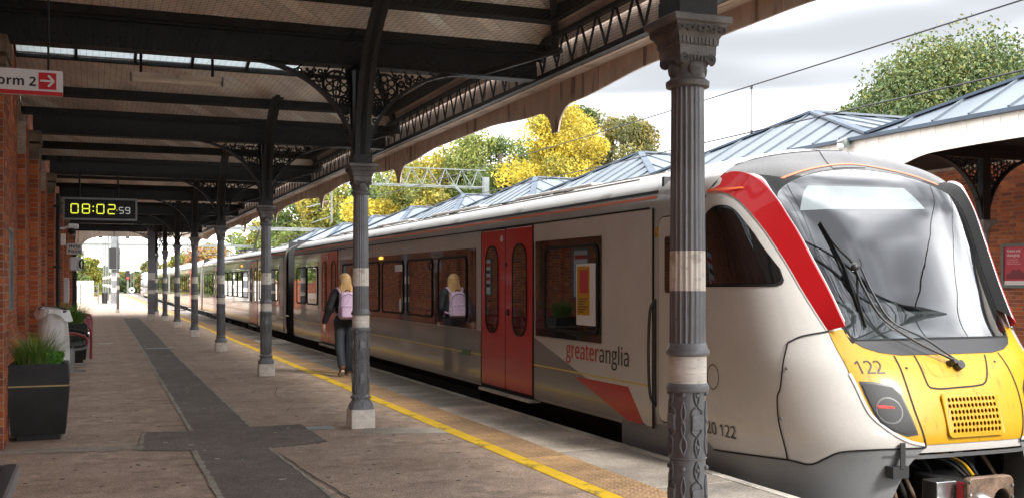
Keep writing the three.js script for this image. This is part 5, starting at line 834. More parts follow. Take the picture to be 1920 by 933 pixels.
function planter(pos, label, lush) {
  const p = thing('planter', label, 'planter', pos, 'black planters by the station wall');
  mesh('tub', [ringLoft([[0.06, 0.245, 1], [0.075, 0.252, 1], [0.52, 0.288, 1], [0.545, 0.290, 1], [0.56, 0.287, 1], [0.76, 0.275, 1], [0.772, 0.268, 1], [0.772, 0.235, 1], [0.70, 0.232, 1]], 64)], M.plastic, p); mesh('foot', [boxR(-0.2, 0.2, 0, 0.065, -0.2, 0.2)], M.black, p);
  mesh('gold_band', ringLoft([[0.548, 0.2915, 1], [0.562, 0.2910, 1]], 64), M.gold, p); mesh('soil', boxR(-0.23, 0.23, 0.68, 0.71, -0.23, 0.23), M.soil, p);
  const f = mesh('grass_tuft', blades(lush ? 900 : 620, 0.18, lush ? 0.5 : 0.40, pos[2] * -10 | 0, 1.1), M.grass, p); f.position.set(lush ? 0 : -0.04, 0.70, 0);
  const l = mesh('leafy_herb', herbs(lush ? 160 : 900, 0.15, 0.17, 77 + (pos[2] * -3 | 0)), M.grass, p); l.position.set(0.08, 0.71, 0.02); return p;
}
planter([-0.52, 0, -11.92], 'black square planter of grass and green herbs with gold band, before the bagged bin', false);
planter([-0.40, 0, -22.9], 'black planter of tall arching grasses between the benches', true);
{
  const b = thing('covered_bin', 'litter bin shrouded in a crumpled white plastic bag', 'bin', [-0.56, 0, -17.2]), R = rng(61);
  const lev = [[0.02, 0.20], [0.25, 0.205], [0.5, 0.21], [0.75, 0.21], [0.95, 0.20], [1.10, 0.19], [1.17, 0.185], [1.2, 0.16]], n = 40, pos = [], idx = [];
  lev.forEach(([y, r], j) => { for (let i = 0; i < n; i++) { const a = i / n * 6.283, f = 1 + 0.06 * Math.sin(a * 5 + j) * (j > 0 ? 1 : 0.3) + 0.05 * Math.sin(a * 9 - j * 1.7) + (R() - 0.5) * 0.05; pos.push(Math.cos(a) * r * f, y + (j > 4 ? 0.03 * Math.cos(a + 2.5) : 0), Math.sin(a) * r * f); } });
  for (let l = 0; l < lev.length - 1; l++) for (let i = 0; i < n; i++) { const a = l * n + i, c = l * n + (i + 1) % n; idx.push(a, a + n, c, c, a + n, c + n); }
  let g = new THREE.BufferGeometry(); g.setAttribute('position', new THREE.Float32BufferAttribute(pos, 3)); g.setIndex(idx); g.computeVertexNormals(); mesh('bag', toCreasedNormals(g, 0.9), M.bag, b);
  mesh('hoop', new THREE.TorusGeometry(0.20, 0.016, 8, 32).rotateX(Math.PI / 2 + 0.12).rotateZ(-0.10).translate(0, 1.19, 0), M.black, b); mesh('post', cyl(0.035, 0.035, 1.18, 0, 0, 0, 10), M.iron, b);
  const fl = new B(); for (let i = 0; i < 24; i++) { const a = i / 24 * 6.283, c = (i + 1) / 24 * 6.283, f = (t, k) => V(Math.cos(t) * (0.21 + k * 0.05 + 0.02 * Math.sin(t * 6)), 1.20 - k * (0.12 + 0.06 * Math.sin(t * 3)) - 0.02 * Math.cos(t), Math.sin(t) * (0.21 + k * 0.05 + 0.02 * Math.sin(t * 7))); fl.quad(f(a, 0), f(c, 0), f(c, 1), f(a, 1)); } mesh('bag_collar', fl.geo(false), M.bag, b);
}
function bench(pos, L, style, label) {                                  // backs to the wall, x towards the track
  const b = thing(style === 'red' ? 'red_bench' : 'slatted_bench', label, 'bench', pos, 'benches along the station wall'), red = style === 'red', fm = red ? M.benchRed : M.steel, sl = red ? M.benchRed : M.plastic;
  for (let i = 0; i < 6; i++) mesh('seat_slat', red ? rbox(0.05, 0.022, L, 0.008, -0.36 + i * 0.075, 0.45 + 0.01 * Math.abs(i - 2.5), 0) : rbox(0.062, 0.025, L, 0.008, -0.38 + i * 0.075, 0.44 + 0.012 * Math.abs(i - 2.5), 0), sl, b);
  for (let i = 0; i < 5; i++) { const m = mesh('back_slat', rbox(0.022, 0.055, L, 0.008), sl, b); m.position.set(-0.44 - i * 0.032, 0.54 + i * 0.078, 0); m.rotation.z = 0.35; }
  const ends = red ? [-L / 2 + 0.05, 0, L / 2 - 0.05] : [-L / 2 + 0.04, L / 2 - 0.04];
  for (const z of ends) {
    if (red) { mesh('leg', tube([V(0.06, 0, z), V(0.06, 0.55, z), V(0.03, 0.655, z), V(-0.06, 0.68, z), V(-0.46, 0.66, z)], 0.024, 26, 8), fm, b); mesh('leg', tube([V(-0.60, 0.92, z), V(-0.46, 0.50, z), V(-0.44, 0, z)], 0.022, 20, 8), fm, b); mesh('seat_rail', bar(V(-0.45, 0.43, z), V(0.05, 0.43, z), 0.03, 0.03), fm, b); }
    else { mesh('side_frame', tube([V(-0.62, 0.92, z), V(-0.52, 0.62, z), V(-0.42, 0.45, z), V(-0.25, 0.40, z), V(0.0, 0.42, z), V(0.06, 0.46, z)], 0.026, 30, 8), fm, b); mesh('armrest', tube([V(-0.50, 0.66, z), V(-0.30, 0.69, z), V(-0.05, 0.65, z), V(0.05, 0.58, z), V(0.04, 0.48, z)], 0.022, 26, 8), z < 0 ? M.black : M.benchRed, b); mesh('leg', boxR(-0.24, -0.18, 0, 0.41, z - 0.03, z + 0.03), M.steel, b); mesh('foot', boxR(-0.36, 0.02, 0, 0.025, z - 0.025, z + 0.025), M.steel, b); }
  }
  return b;
}
bench([-0.16, 0, -21.2], 1.6, 'slat', 'black slatted bench with dark red armrest beside the bagged bin');
bench([-0.12, 0, -24.6], 1.8, 'red', 'glossy red metal bench just past the tall grass planter');
bench([-0.12, 0, -27.2], 1.8, 'red', 'glossy red metal bench between another red bench and a black bench');
bench([-0.14, 0, -29.6], 1.6, 'slat', 'black slatted bench standing among the red benches');
bench([-0.12, 0, -32.0], 1.8, 'red', 'glossy red metal bench by the help point post');
{
  const b = thing('flat_bench', 'dark grey flat backless bench standing short of the first planter', 'bench', [-0.68, 0, -6.5]), w = 0.46;
  for (let i = 0; i < 6; i++) mesh('seat_slat', rbox(w / 6 - 0.006, 0.03, 1.6, 0.006, -w / 2 + (i + 0.5) * w / 6, 0.45, 0), M.plastic, b);
  mesh('edge_rail', boxR(w / 2 + 0.001, w / 2 + 0.02, 0.38, 0.462, -0.8, 0.8), M.ironGrey, b); mesh('end_rail', boxR(-w / 2, w / 2, 0.36, 0.432, -0.805, -0.785), M.ironGrey, b);
  for (const z of [-0.6, 0.6]) for (const x of [-0.15, 0.15]) mesh('leg', boxR(x - 0.025, x + 0.025, 0, 0.434, z - 0.025, z + 0.025), M.ironGrey, b);
}
// ------------------------------------------------------------------ lamp posts, display, fence at the platform's end
const lampPost = (x, z, h, label) => { const p = thing('lamp_post', label, 'lamp post', [x, 0, z], 'slim white lamp posts beyond the canopy'); mesh('pole', [cyl(0.075, 0.06, h, 0, 0, 0, 12)], M.galv, p); mesh('foot', cyl(0.10, 0.10, 0.18, 0, 0, 0, 12), M.whitePaint, p); for (const y of [1.2, 1.85]) mesh('white_band', cyl(0.079, 0.079, 0.22, 0, y, 0, 12), M.whitePaint, p); mesh('lamp_head', rbox(0.6, 0.09, 0.22, 0.03, 0.25, h, 0), M.galv, p); return p; };
lampPost(1.16, -58.8, 5.4, 'slim pale lamp post in front of the black display board');
lampPost(1.08, -74, 5.4, 'slim pale lamp post just behind the black display board');
lampPost(1.02, -86, 5.4, 'slim pale lamp post second behind the black display board'); lampPost(0.95, -98, 5.4, 'slim pale lamp post third behind the black display board'); lampPost(0.88, -112, 5.4, 'slim pale lamp post farthest behind the black display board');
{
  const d = thing('display_board', 'black hanging train display board on a grey post', 'display', [1.13, 0, -67.6]);
  mesh('post', boxR(-0.13, 0.13, 0.3, 4.4, -0.13, 0.13), M.ironGrey, d); mesh('foot', boxR(-0.17, 0.17, 0, 0.3, -0.17, 0.17), M.whitePaint, d); for (const y of [1.0, 1.7]) mesh('white_band', boxR(-0.134, 0.134, y, y + 0.22, -0.134, 0.134), M.whitePaint, d);
  mesh('screen', rbox(0.62, 1.25, 0.2, 0.02, 0.02, 3.0, 0.25), M.black, d); mesh('lower_rim', boxR(-0.29, 0.33, 2.33, 2.375, 0.15, 0.36), M.galv, d);
  for (const s of [-1, 1]) mesh('camera', [rbox(0.24, 0.14, 0.3, 0.03, s * 0.75, 4.25, 0.1), rod(V(0, 4.3, 0), V(s * 0.72, 4.3, 0.05), 0.02)], M.iron, d);
  const f = thing('railing', 'pale metal railing across the platform end', 'railing', [-0.9, 0, -84]);
  for (let i = 0; i < 3; i++) mesh('rail', rod(V(-1.2, 0.3 + i * 0.5, 0), V(1.2, 0.3 + i * 0.5, 0), 0.03), M.galv, f); for (let i = 0; i < 3; i++) mesh('post', rod(V(-1.2 + i * 1.2, 0, 0), V(-1.2 + i * 1.2, 1.5, 0), 0.04), M.galv, f); for (let i = 0; i < 14; i++) mesh('bar', rod(V(-1.1 + i * 0.17, 0.3, 0), V(-1.1 + i * 0.17, 1.3, 0), 0.012), M.galv, f);
  const h = thing('hoarding', 'white panel hoarding behind the pale railing', 'hoarding', [-2.0, 0, -92]); for (let i = 0; i < 5; i++) mesh('panel', boxR(-3 + i * 1.0, -2.01 + i * 1.0, 0, 1.7, -0.03, 0.03), M.valWhite[i % 3], h);
  const bd = thing('dustbin', 'small black lidded dustbin beside the pale railing', 'bin', [0.75, 0, -84.5]); mesh('body', cyl(0.2, 0.23, 0.75, 0, 0, 0, 14), M.black, bd); mesh('lid', cyl(0.25, 0.2, 0.08, 0, 0.75, 0, 14), M.iron, bd);
}
// ------------------------------------------------------------------ the walking person and the backpack
function sdfMesh(f, lo, hi, res) {
  const c = lo.clone().add(hi).multiplyScalar(0.5), s = Math.max(hi.x - lo.x, hi.y - lo.y, hi.z - lo.z) / 2 * 1.02, mc = new MarchingCubes(res, new THREE.MeshBasicMaterial(), false, false, 400000), half = res / 2;
  for (let k = 0; k < res; k++) for (let j = 0; j < res; j++) for (let i = 0; i < res; i++) { const x = (i - half) / half * s + c.x, y = (j - half) / half * s + c.y, z = (k - half) / half * s + c.z; mc.field[i + j * res + k * res * res] = (x < lo.x - 0.05 || x > hi.x + 0.05 || z < lo.z - 0.05 || z > hi.z + 0.05) ? -1 : -f(x, y, z)[0]; }
  mc.isolation = 0; mc.update(); const n = mc.count, P = new Float32Array(n * 3), N = new Float32Array(n * 3), C = new Float32Array(n * 3), e = 0.004;
  for (let i = 0; i < n; i++) { const x = mc.positionArray[i * 3] * s + c.x, y = mc.positionArray[i * 3 + 1] * s + c.y, z = mc.positionArray[i * 3 + 2] * s + c.z, g = V(f(x + e, y, z)[0] - f(x - e, y, z)[0], f(x, y + e, z)[0] - f(x, y - e, z)[0], f(x, y, z + e)[0] - f(x, y, z - e)[0]).normalize(); P.set([x, y, z], i * 3); N.set([g.x, g.y, g.z], i * 3); C.set(f(x, y, z)[1], i * 3); }
  const g = new THREE.BufferGeometry(); g.setAttribute('position', new THREE.BufferAttribute(P, 3)); g.setAttribute('normal', new THREE.BufferAttribute(N, 3)); g.setAttribute('color', new THREE.BufferAttribute(C, 3)); return g;
}
function capsules(list, k) { return (x, y, z) => { let d = 1e3, best = 1e3, col = null; for (const [a, b, ra, rb, c, sx = 1, own] of list) { const ax = a[0], ay = a[1], az = a[2], bx = b[0] - ax, by = b[1] - ay, bz = b[2] - az, px = x - ax, py = y - ay, pz = z - az, L = bx * bx + by * by + bz * bz || 1e-9, t = clamp((px * bx + py * by + pz * bz) / L), q = Math.hypot((px - bx * t) / sx, py - by * t, pz - bz * t) - (ra + (rb - ra) * t); if (q < best) { best = q; col = c; } const kk = own ?? k, h = clamp(0.5 + 0.5 * (d - q) / kk); d = mixn(d, q, h) - kk * h * (1 - h); } return [d, col]; }; }
{
  const jk = [0.014, 0.014, 0.018], jn = [0.022, 0.026, 0.036], sk = [0.50, 0.30, 0.22], sh = [0.16, 0.07, 0.03], so = [0.55, 0.48, 0.40];
  const bones = [
    [[0, 0.98, 0], [0, 1.12, 0.0], 0.115, 0.118, jk, 1.25], [[0, 1.12, 0], [0, 1.34, -0.01], 0.118, 0.125, jk, 1.35], [[-0.13, 1.40, 0], [0.13, 1.40, 0], 0.085, 0.085, jk], [[0, 1.40, 0], [0, 1.49, -0.01], 0.075, 0.068, jk],
    [[0, 1.48, -0.01], [0, 1.56, -0.02], 0.052, 0.055, sk], [[0, 1.60, -0.03], [0, 1.64, -0.015], 0.082, 0.094, sk], [[0, 1.59, -0.11], [0, 1.61, -0.12], 0.012, 0.014, sk, 1, 0.01], [[-0.088, 1.59, -0.01], [-0.088, 1.62, -0.01], 0.012, 0.014, sk, 1, 0.01], [[0.088, 1.59, -0.01], [0.088, 1.62, -0.01], 0.012, 0.014, sk, 1, 0.01],
    [[-0.175, 1.395, 0], [-0.275, 1.14, 0.05], 0.078, 0.068, jk], [[-0.275, 1.14, 0.05], [-0.345, 0.93, 0.0], 0.066, 0.048, jk], [[0.175, 1.395, 0], [0.245, 1.14, 0.02], 0.078, 0.068, jk], [[0.245, 1.14, 0.02], [0.26, 0.93, -0.09], 0.066, 0.048, jk],
    [[-0.07, 0.93, 0.01], [0.07, 0.93, 0.01], 0.118, 0.118, jn], [[-0.09, 0.90, 0], [-0.10, 0.50, 0.05], 0.098, 0.076, jn], [[-0.10, 0.50, 0.05], [-0.10, 0.20, 0.24], 0.076, 0.070, jn], [[0.09, 0.90, 0], [0.09, 0.50, -0.08], 0.098, 0.076, jn], [[0.09, 0.50, -0.08], [0.09, 0.12, -0.10], 0.076, 0.078, jn],
    [[-0.10, 0.17, 0.27], [-0.10, 0.045, 0.17], 0.048, 0.040, sh, 1, 0.02], [[-0.10, 0.045, 0.17], [-0.10, 0.036, 0.08], 0.040, 0.036, sh, 1, 0.02], [[0.09, 0.06, -0.08], [0.09, 0.045, -0.26], 0.050, 0.042, sh, 1, 0.02], [[0.09, 0.022, -0.06], [0.09, 0.022, -0.28], 0.030, 0.028, so, 1.2, 0.01], [[-0.10, 0.10, 0.295], [-0.10, 0.026, 0.19], 0.022, 0.026, so, 1.5, 0.01],
  ];
  const p = thing('person', 'person in black padded jacket and dark jeans walking away beside the train', 'person', [3.98, 0.004, -17.85]);
  const bodyG = sdfMesh(capsules(bones, 0.035), V(-0.45, -0.02, -0.4), V(0.4, 1.78, 0.4), 120);
  const hand = (s, w, d) => { const L = [], q = (a, b, c) => [w[0] + a * s, w[1] - b, w[2] + c]; L.push([q(0, 0, 0), q(0.004, 0.07, -0.005), 0.026, 0.030, sk]); [[-0.006, -0.030, 0.068], [-0.001, -0.010, 0.078], [0.003, 0.012, 0.074], [0.005, 0.032, 0.058]].forEach(([o, z, l]) => { L.push([q(o, 0.075, z), q(o + 0.008, 0.075 + l * 0.55, z * 1.05), 0.0095, 0.009, sk, 1, 0.006]); L.push([q(o + 0.008, 0.075 + l * 0.55, z * 1.05), q(o - 0.012, 0.075 + l, z * 1.02), 0.009, 0.0078, sk, 1, 0.006]); }); L.push([q(-0.004, 0.02, -0.022), q(-0.022, 0.055, -0.046), 0.011, 0.010, sk, 1, 0.008]); L.push([q(-0.022, 0.055, -0.046), q(-0.026, 0.085, -0.048), 0.010, 0.008, sk, 1, 0.008]); return sdfMesh(capsules(L, 0.012), V(w[0] - 0.08, w[1] - 0.18, w[2] - 0.08), V(w[0] + 0.08, w[1] + 0.04, w[2] + 0.08), 56); };
  const bm = mesh('body', [bodyG, hand(-1, [-0.355, 0.90, -0.008]), hand(1, [0.26, 0.90, -0.10])], mat({ color: 0xffffff, vertexColors: true, roughness: 0.75, sheen: 0.3, sheenRoughness: 0.6 }), p);
  for (const s of [-1, 1]) mesh('eye', new THREE.SphereGeometry(0.011, 8, 6).translate(s * 0.032, 1.635, -0.098), T.dark, bm);
  mesh('mouth', rbox(0.04, 0.008, 0.008, 0.003, 0, 1.56, -0.108), mat({ color: new THREE.Color(0.4, 0.12, 0.1) }), bm);
  const r = rng(88), hg = [], hairB = new B();
  const cap = new THREE.SphereGeometry(0.112, 20, 14, 0, Math.PI * 2, 0, Math.PI * 0.62).scale(0.95, 1.02, 1.02).translate(0, 1.632, 0.0); hg.push(cap);
  for (let i = 0; i < 150; i++) { const a = -0.45 + r() * 4.05, R = 0.100, x = Math.cos(a) * R * 0.95, z = Math.sin(a) * R, len = 0.26 + r() * 0.17, k = 0.85 + r() * 0.3; hg.push(tube([V(x * 0.5, 1.715, z * 0.5), V(x, 1.655, z), V(x * 1.10, 1.56, z * 1.10 + 0.01), V(x * (1.0 + 0.25 * r()), 1.655 - len * 0.6, 0.085 + z * 0.35 * k), V(x * (0.8 + r() * 0.5), 1.655 - len, 0.10 + z * 0.4 + r() * 0.02)], 0.0065 + r() * 0.004, 10, 4)); }
  mesh('hair', hg, mat({ map: mottled([186, 148, 98], 0.4, 0.3, 256, 8, 310), roughness: 0.5, sheen: 0.4 }), p);
  const b = thing('backpack', 'lilac backpack worn on the back of the walking person', 'backpack', [3.98, 1.0, -17.68]);
  const li = mat({ map: mottled([190, 164, 190], 0.1, 0.08, 256, 3, 312), bumpMap: bumpFine, bumpScale: 0.002, roughness: 0.75 });
  mesh('body', [(() => { const g = rbox(0.33, 0.46, 0.17, 0.075, 0, 0.20, 0.06), q = g.attributes.position; for (let i = 0; i < q.count; i++) { const t = (q.getY(i) + 0.03) / 0.46, w = 1.0 - 0.22 * Math.max(0, t - 0.45) / 0.55; q.setX(i, q.getX(i) * w); q.setZ(i, 0.0 + q.getZ(i) * (1.05 - 0.25 * t)); } g.computeVertexNormals(); return g; })()], li, b);
  mesh('pocket', rbox(0.27, 0.21, 0.08, 0.038, 0, 0.10, 0.145), li, b); mesh('zip', [rbox(0.24, 0.006, 0.006, 0.002, 0, 0.19, 0.187), tube([V(-0.14, 0.16, 0.135), V(-0.12, 0.33, 0.13), V(0, 0.395, 0.115), V(0.12, 0.33, 0.13), V(0.14, 0.16, 0.135)], 0.004, 24, 5)], T.dark, b);
  mesh('handle', tube([V(-0.035, 0.41, 0.02), V(-0.03, 0.455, 0.03), V(0.03, 0.455, 0.03), V(0.035, 0.41, 0.02)], 0.010, 16, 6), T.dark, b);
  for (const s of [-1, 1]) mesh('strap', tube([V(s * 0.10, 0.40, -0.01), V(s * 0.14, 0.49, -0.10), V(s * 0.14, 0.47, -0.22), V(s * 0.13, 0.30, -0.32), V(s * 0.15, 0.12, -0.27), V(s * 0.165, 0.06, -0.10), V(s * 0.14, 0.05, 0.02)], 0.020, 36, 6), li, b);
}

// ------------------------------------------------------------------ the opposite platform: canopy, building, poster
{
  const VX = 11.45, ET = 3.90, AX = 12.95, AY = 4.83, Z0 = -13.5, WX = 16.2, RX = 15.9;
  const Cn = thing('opposite_canopy', 'canopy with pale metal hipped roofs and white boarded fascia across the tracks', 'canopy', [14, 0, -30]), at = (o) => { o.position.x -= 14; o.position.z += 30; return o; };
  let boards = 0; const rest = [];
  for (let k = -3; k < 9; k++) {
    const za = Z0 - BAY * (k - 1), zb = za - BAY, zm = (za + zb) / 2;       // bay between two valleys
    const face = (a, b, c, d, n) => {                                    // roof slope: sheet, seams
      const q = d ? [a, b, c, d] : [a, b, c], nn = b.clone().sub(a).cross(c.clone().sub(a)).normalize(); if (nn.y < 0) nn.negate();
      const g = new B(), up = q.map((v) => v.clone().addScaledVector(nn, 0.03)); const ccw = b.clone().sub(a).cross(c.clone().sub(a)).y > 0; g.prism(ccw ? q : q.slice().reverse(), ccw ? up : up.slice().reverse()); const sheetM = at(mesh('roof_sheet', g.geo(false), M.zinc[(k + 3 + (d ? 0 : 1)) % 2], Cn));
      return [sheetM, nn];
    };
    const E0 = V(VX - 0.06, ET, za), E1 = V(VX - 0.06, ET, zb), AP = V(AX, AY, zm), RB = V(RX, AY, zm), B0 = V(RX, ET, za), B1 = V(RX, ET, zb);
    const [f1, n1] = face(E0, E1, AP), [f2, n2] = face(E0, AP, RB, B0), [f3, n3] = face(E1, AP, RB, B1);
    const seamBar = (par, a, b, n, r = 0.035) => mesh('standing_seam', bar(a.clone().addScaledVector(n, 0.045), b.clone().addScaledVector(n, 0.045), r, r), M.zinc[0], par);
    for (let i = 1; i < 10; i++) { const z = mixn(za, zb, i / 10), h = 1 - Math.abs(i - 5) / 5, a = V(VX - 0.06, ET, z), b = V(mixn(VX - 0.06, AX, h), mixn(ET, AY, h), z); if (k < 5) seamBar(f1, a, b, n1); }
    for (let i = 1; i < 6; i++) { const f = i / 6, x = mixn(VX, RX, f), r0 = clamp((x - VX) / (AX - VX)); for (const [par, ze, n] of [[f2, za, n2], [f3, zb, n3]]) if (k < 5) seamBar(par, V(x, ET, ze), V(x, mixn(ET, AY, r0), mixn(ze, zm, r0)), n, 0.03); }
    const hips = [bar(E0.clone().add(V(0, 0.05, 0)), AP.clone().add(V(0, 0.06, 0)), 0.16, 0.04), bar(E1.clone().add(V(0, 0.05, 0)), AP.clone().add(V(0, 0.06, 0)), 0.16, 0.04)]; at(mesh('hip_flashing', hips, M.zincDark, Cn)); at(mesh('ridge_capping', bar(AP.clone().add(V(0, 0.06, 0)), RB.clone().add(V(0, 0.06, 0)), 0.2, 0.04), M.zinc[1], Cn));
    at(mesh('gutter', boxR(VX - 0.10, VX - 0.01, ET - 0.03, ET + 0.025, zb, za), M.zincDark, Cn));
    const n = 46; for (let i = 0; i < n; i++) { const z0 = zb + i * BAY / n, z1 = zb + (i + 1) * BAY / n - 0.004, gz = (z0 + z1) / 2 > zm ? za : zb, h = (z) => 3.29 + 0.22 * smooth(0.0, 1.3, Math.abs(z - gz)) + (scallop(z - gz) - 3.72) * 0.35; const b = new B(), x = VX + (i % 2) * 0.003; b.prism([V(x, h(z1), z1), V(x + 0.025, h(z1), z1), V(x + 0.025, h(z0), z0), V(x, h(z0), z0)], [V(x, ET - 0.03, z1), V(x + 0.025, ET - 0.03, z1), V(x + 0.025, ET - 0.03, z0), V(x, ET - 0.03, z0)]); if (k >= 0 && k < 4 && boards < 290) { at(mesh('fascia_board', b.geo(false), M.valWhite[Math.floor(R0() * 3)], Cn)); boards++; } else rest.push(b.geo(false)); }
    at(mesh('girder', [boxR(VX + 0.05, RX, 3.95 - 0.3, 3.88, za - 0.06, za + 0.06)], M.iron, Cn));
    const cx = 13.75; at(mesh('stanchion', boxR(cx - 0.075, cx + 0.075, 2.6, 3.64, za - 0.075, za + 0.075), M.iron, Cn));
    for (const s of [-1, 1]) { const sp = at(spandrel(Cn, cx + s * 0.08, za, s, M.iron)); sp.position.y -= 0.29; }
    at(mesh('lining', boxR(VX + 0.06, RX, 3.87, 3.89, zb, za), M.timberDark, Cn));
  }
  stuff(at(mesh('far_fascia_boards', rest, M.valWhite[1], Cn)));
  const cg = thing('iron_column', 'dark iron column of the opposite canopy behind the train', 'column', [13.75, 0, Z0], 'columns of the opposite canopy');
  mesh('shaft', [cyl(0.10, 0.08, 2.5, 0, 0.1, 0, 20)], M.ironGrey, cg); mesh('base', rbox(0.3, 0.2, 0.3, 0.02, 0, 0.1, 0), M.whitePaint, cg); mesh('capital', ringLoft([[2.4, 0.08, 0], [2.5, 0.10, 0.6], [2.58, 0.15, 1], [2.62, 0.15, 1]], 32), M.capGrey, cg);
  for (let k = 0; k < 7; k++) if (k !== 1) dup(cg, [13.75, 0, Z0 + BAY * (1 - k)]);
  const Bd = thing('opposite_building', 'orange brick building behind the canopy across the tracks', 'building', [18, 0, -30]);
  mesh('wall', boxR(WX - 18, 4, 0, 4.6, -32, 36), M.mortar, Bd); const bb = new B(); courses(bb, 'z', WX - 18, -1, 2, 28, 0, 3.86, 700); stuff(mesh('brickwork', bb.geo(), M.brick, Bd));
  mesh('roof', boxR(-1.9, 4.2, 4.6, 4.75, -32.2, 36.2), M.zincDark, Bd);
  { // poster on the far wall
    const a = onX(1880, 457, WX - 0.03), b = onX(1938, 540, WX - 0.03), w = Math.abs(a.z - b.z), h = a.y - b.y, p = thing('poster_frame', 'red poster in a silver frame on the brick wall across the tracks', 'poster', [WX - 0.012, (a.y + b.y) / 2, (a.z + b.z) / 2]);
    const cv = document.createElement('canvas'); cv.width = 256; cv.height = 320; const x = cv.getContext('2d'); x.fillStyle = '#c22a3e'; x.fillRect(0, 0, 256, 320); x.fillStyle = '#efe6e4'; x.fillRect(0, 285, 256, 35); x.font = 'bold 30px sans-serif'; x.fillText('Times are', 24, 46); x.fillText('changing', 24, 82); x.fillStyle = '#7c1424'; x.beginPath(); for (let i = 0; i <= 10; i++) x.lineTo(20 + i * 21, 230 - 50 * Math.sin(i / 10 * 3.1) + (i % 3) * 8); x.lineTo(230, 270); x.lineTo(20, 270); x.fill(); x.font = '13px sans-serif'; x.fillStyle = '#f3dede'; ['Our new timetable', 'begins 15 May 2022', 'Check before you travel'].forEach((t, i) => x.fillText(t, 26, 112 + i * 18));
    const t = new THREE.CanvasTexture(cv); t.colorSpace = THREE.SRGBColorSpace; const turn = (g) => g.rotateY(-Math.PI / 2);
    mesh('print', turn(new THREE.PlaneGeometry(w - 0.12, h - 0.12).translate(0, 0, 0.026)), mat({ map: t, roughness: 0.3 }), p); const f = rrect(w, h, 0.02); f.holes.push(rrect(w - 0.12, h - 0.12, 0.01, 0, 0, THREE.Path)); mesh('frame', turn(extr(f, 0.05, 0.004)), M.galv, p); mesh('backing', turn(boxR(-w / 2 + 0.02, w / 2 - 0.02, -h / 2 + 0.02, h / 2 - 0.02, 0, 0.022)), M.signWhite, p);
    const c2 = onX(1849, 437, WX - 0.03), l = thing('wall_light', 'small grey box fixed above the red poster', 'fitting', [WX - 0.05, c2.y, c2.z]); mesh('case', rbox(0.12, 0.16, 0.14, 0.02), M.steel, l); mesh('cable', rod(V(0.02, 0.08, 0), V(0.02, 1.4, 0), 0.012), M.iron, l);
  }
  const ll = thing('flood_light', 'small round lamp fixed under the white fascia gutter', 'lamp', onX(1582, 268, VX - 0.12).toArray()); mesh('housing', new THREE.CylinderGeometry(0.09, 0.11, 0.12, 16).rotateZ(0.5), M.galv, ll); mesh('lens', new THREE.SphereGeometry(0.08, 12, 8).translate(-0.03, -0.05, 0), M.signWhite, ll);
}
// ------------------------------------------------------------------ overhead line: gantries, wires
function gantry(z, x0, x1, y, label, lattice = true, postH = y, w = 0.4, gm = M.galv) {
  const g = thing('overhead_gantry', label, 'gantry', [(x0 + x1) / 2, 0, z], 'overhead line gantries'), L = (x1 - x0) / 2;
  for (const s of [-1, 1]) mesh('post', [boxR(s * L - 0.15, s * L + 0.15, -1, postH + 0.1, -0.12, 0.12)], gm, g);
  if (lattice) { const c = []; for (const [yy, zz] of [[y - 0.45, -w], [y - 0.45, w], [y + 0.45, 0]]) c.push(bar(V(-L, yy, zz), V(L, yy, zz), 0.05, 0.05)); mesh('boom', c, gm, g); const b = [], n = Math.round(L * 2 / 0.9); for (let i = 0; i < n; i++) { const xa = -L + i * L * 2 / n, xb = -L + (i + 1) * L * 2 / n, m = (xa + xb) / 2; for (const zz of [-w, w]) { b.push(bar(V(xa, y - 0.45, zz), V(m, y + 0.45, 0), 0.028), bar(V(m, y + 0.45, 0), V(xb, y - 0.45, zz), 0.028)); } b.push(bar(V(xa, y - 0.45, -w), V(xb, y - 0.45, w), 0.025)); } mesh('lacing', b, gm, g); }
  else mesh('boom', [bar(V(-L, y, 0), V(L, y, 0), 0.26, 0.30)], gm, g);
  for (const s of [-1, 1]) mesh('brace', bar(V(s * L, y - 2.0, 0), V(s * (L - 1.8), y - 0.3, 0), 0.12, 0.12), gm, g);
  for (const tx of [6.355, 9.95]) { const lx = tx - (x0 + x1) / 2; if (Math.abs(lx) < L) { mesh('drop_tube', rod(V(lx + 0.9, y - 0.3, 0), V(lx + 0.9, 4.5, 0), 0.05), gm, g); mesh('insulator', [0, 1, 2, 3, 4, 5].map((i) => new THREE.CylinderGeometry(0.085, 0.085, 0.03, 12).rotateZ(1.35).translate(lx + 0.75 - i * 0.055, 5.5 - i * 0.012, 0)), T.rust, g); mesh('registration_arm', [rod(V(lx + 0.45, 5.42, 0), V(lx - 0.35, 5.2, 0), 0.03), rod(V(lx + 0.9, 4.8, 0), V(lx - 0.1, 4.45, 0), 0.022)], gm, g); } }
  return g;
}
gantry(-51.6, -3.2, 18.9, 6.9, 'pale lattice gantry spanning the tracks in front of the yellow trees');
gantry(-91.7, -3.6, 18.9, 6.1, 'plain pale gantry spanning the tracks beyond the lattice gantry', false);
gantry(-125, -2.0, 17, 5.7, 'plain pale gantry seen through the canopy end arch', false);
gantry(-175, -1.5, 20, 6.4, 'distant pale lattice gantry across the tracks near the signal');
gantry(-215, -1.0, 22, 7.0, 'farthest pale lattice gantry across the tracks');
gantry(-3.45, -3.2, 20, 6.6, 'dark lattice gantry over the tracks facing the train windscreen', true, 6.6, 0.26, M.iron);
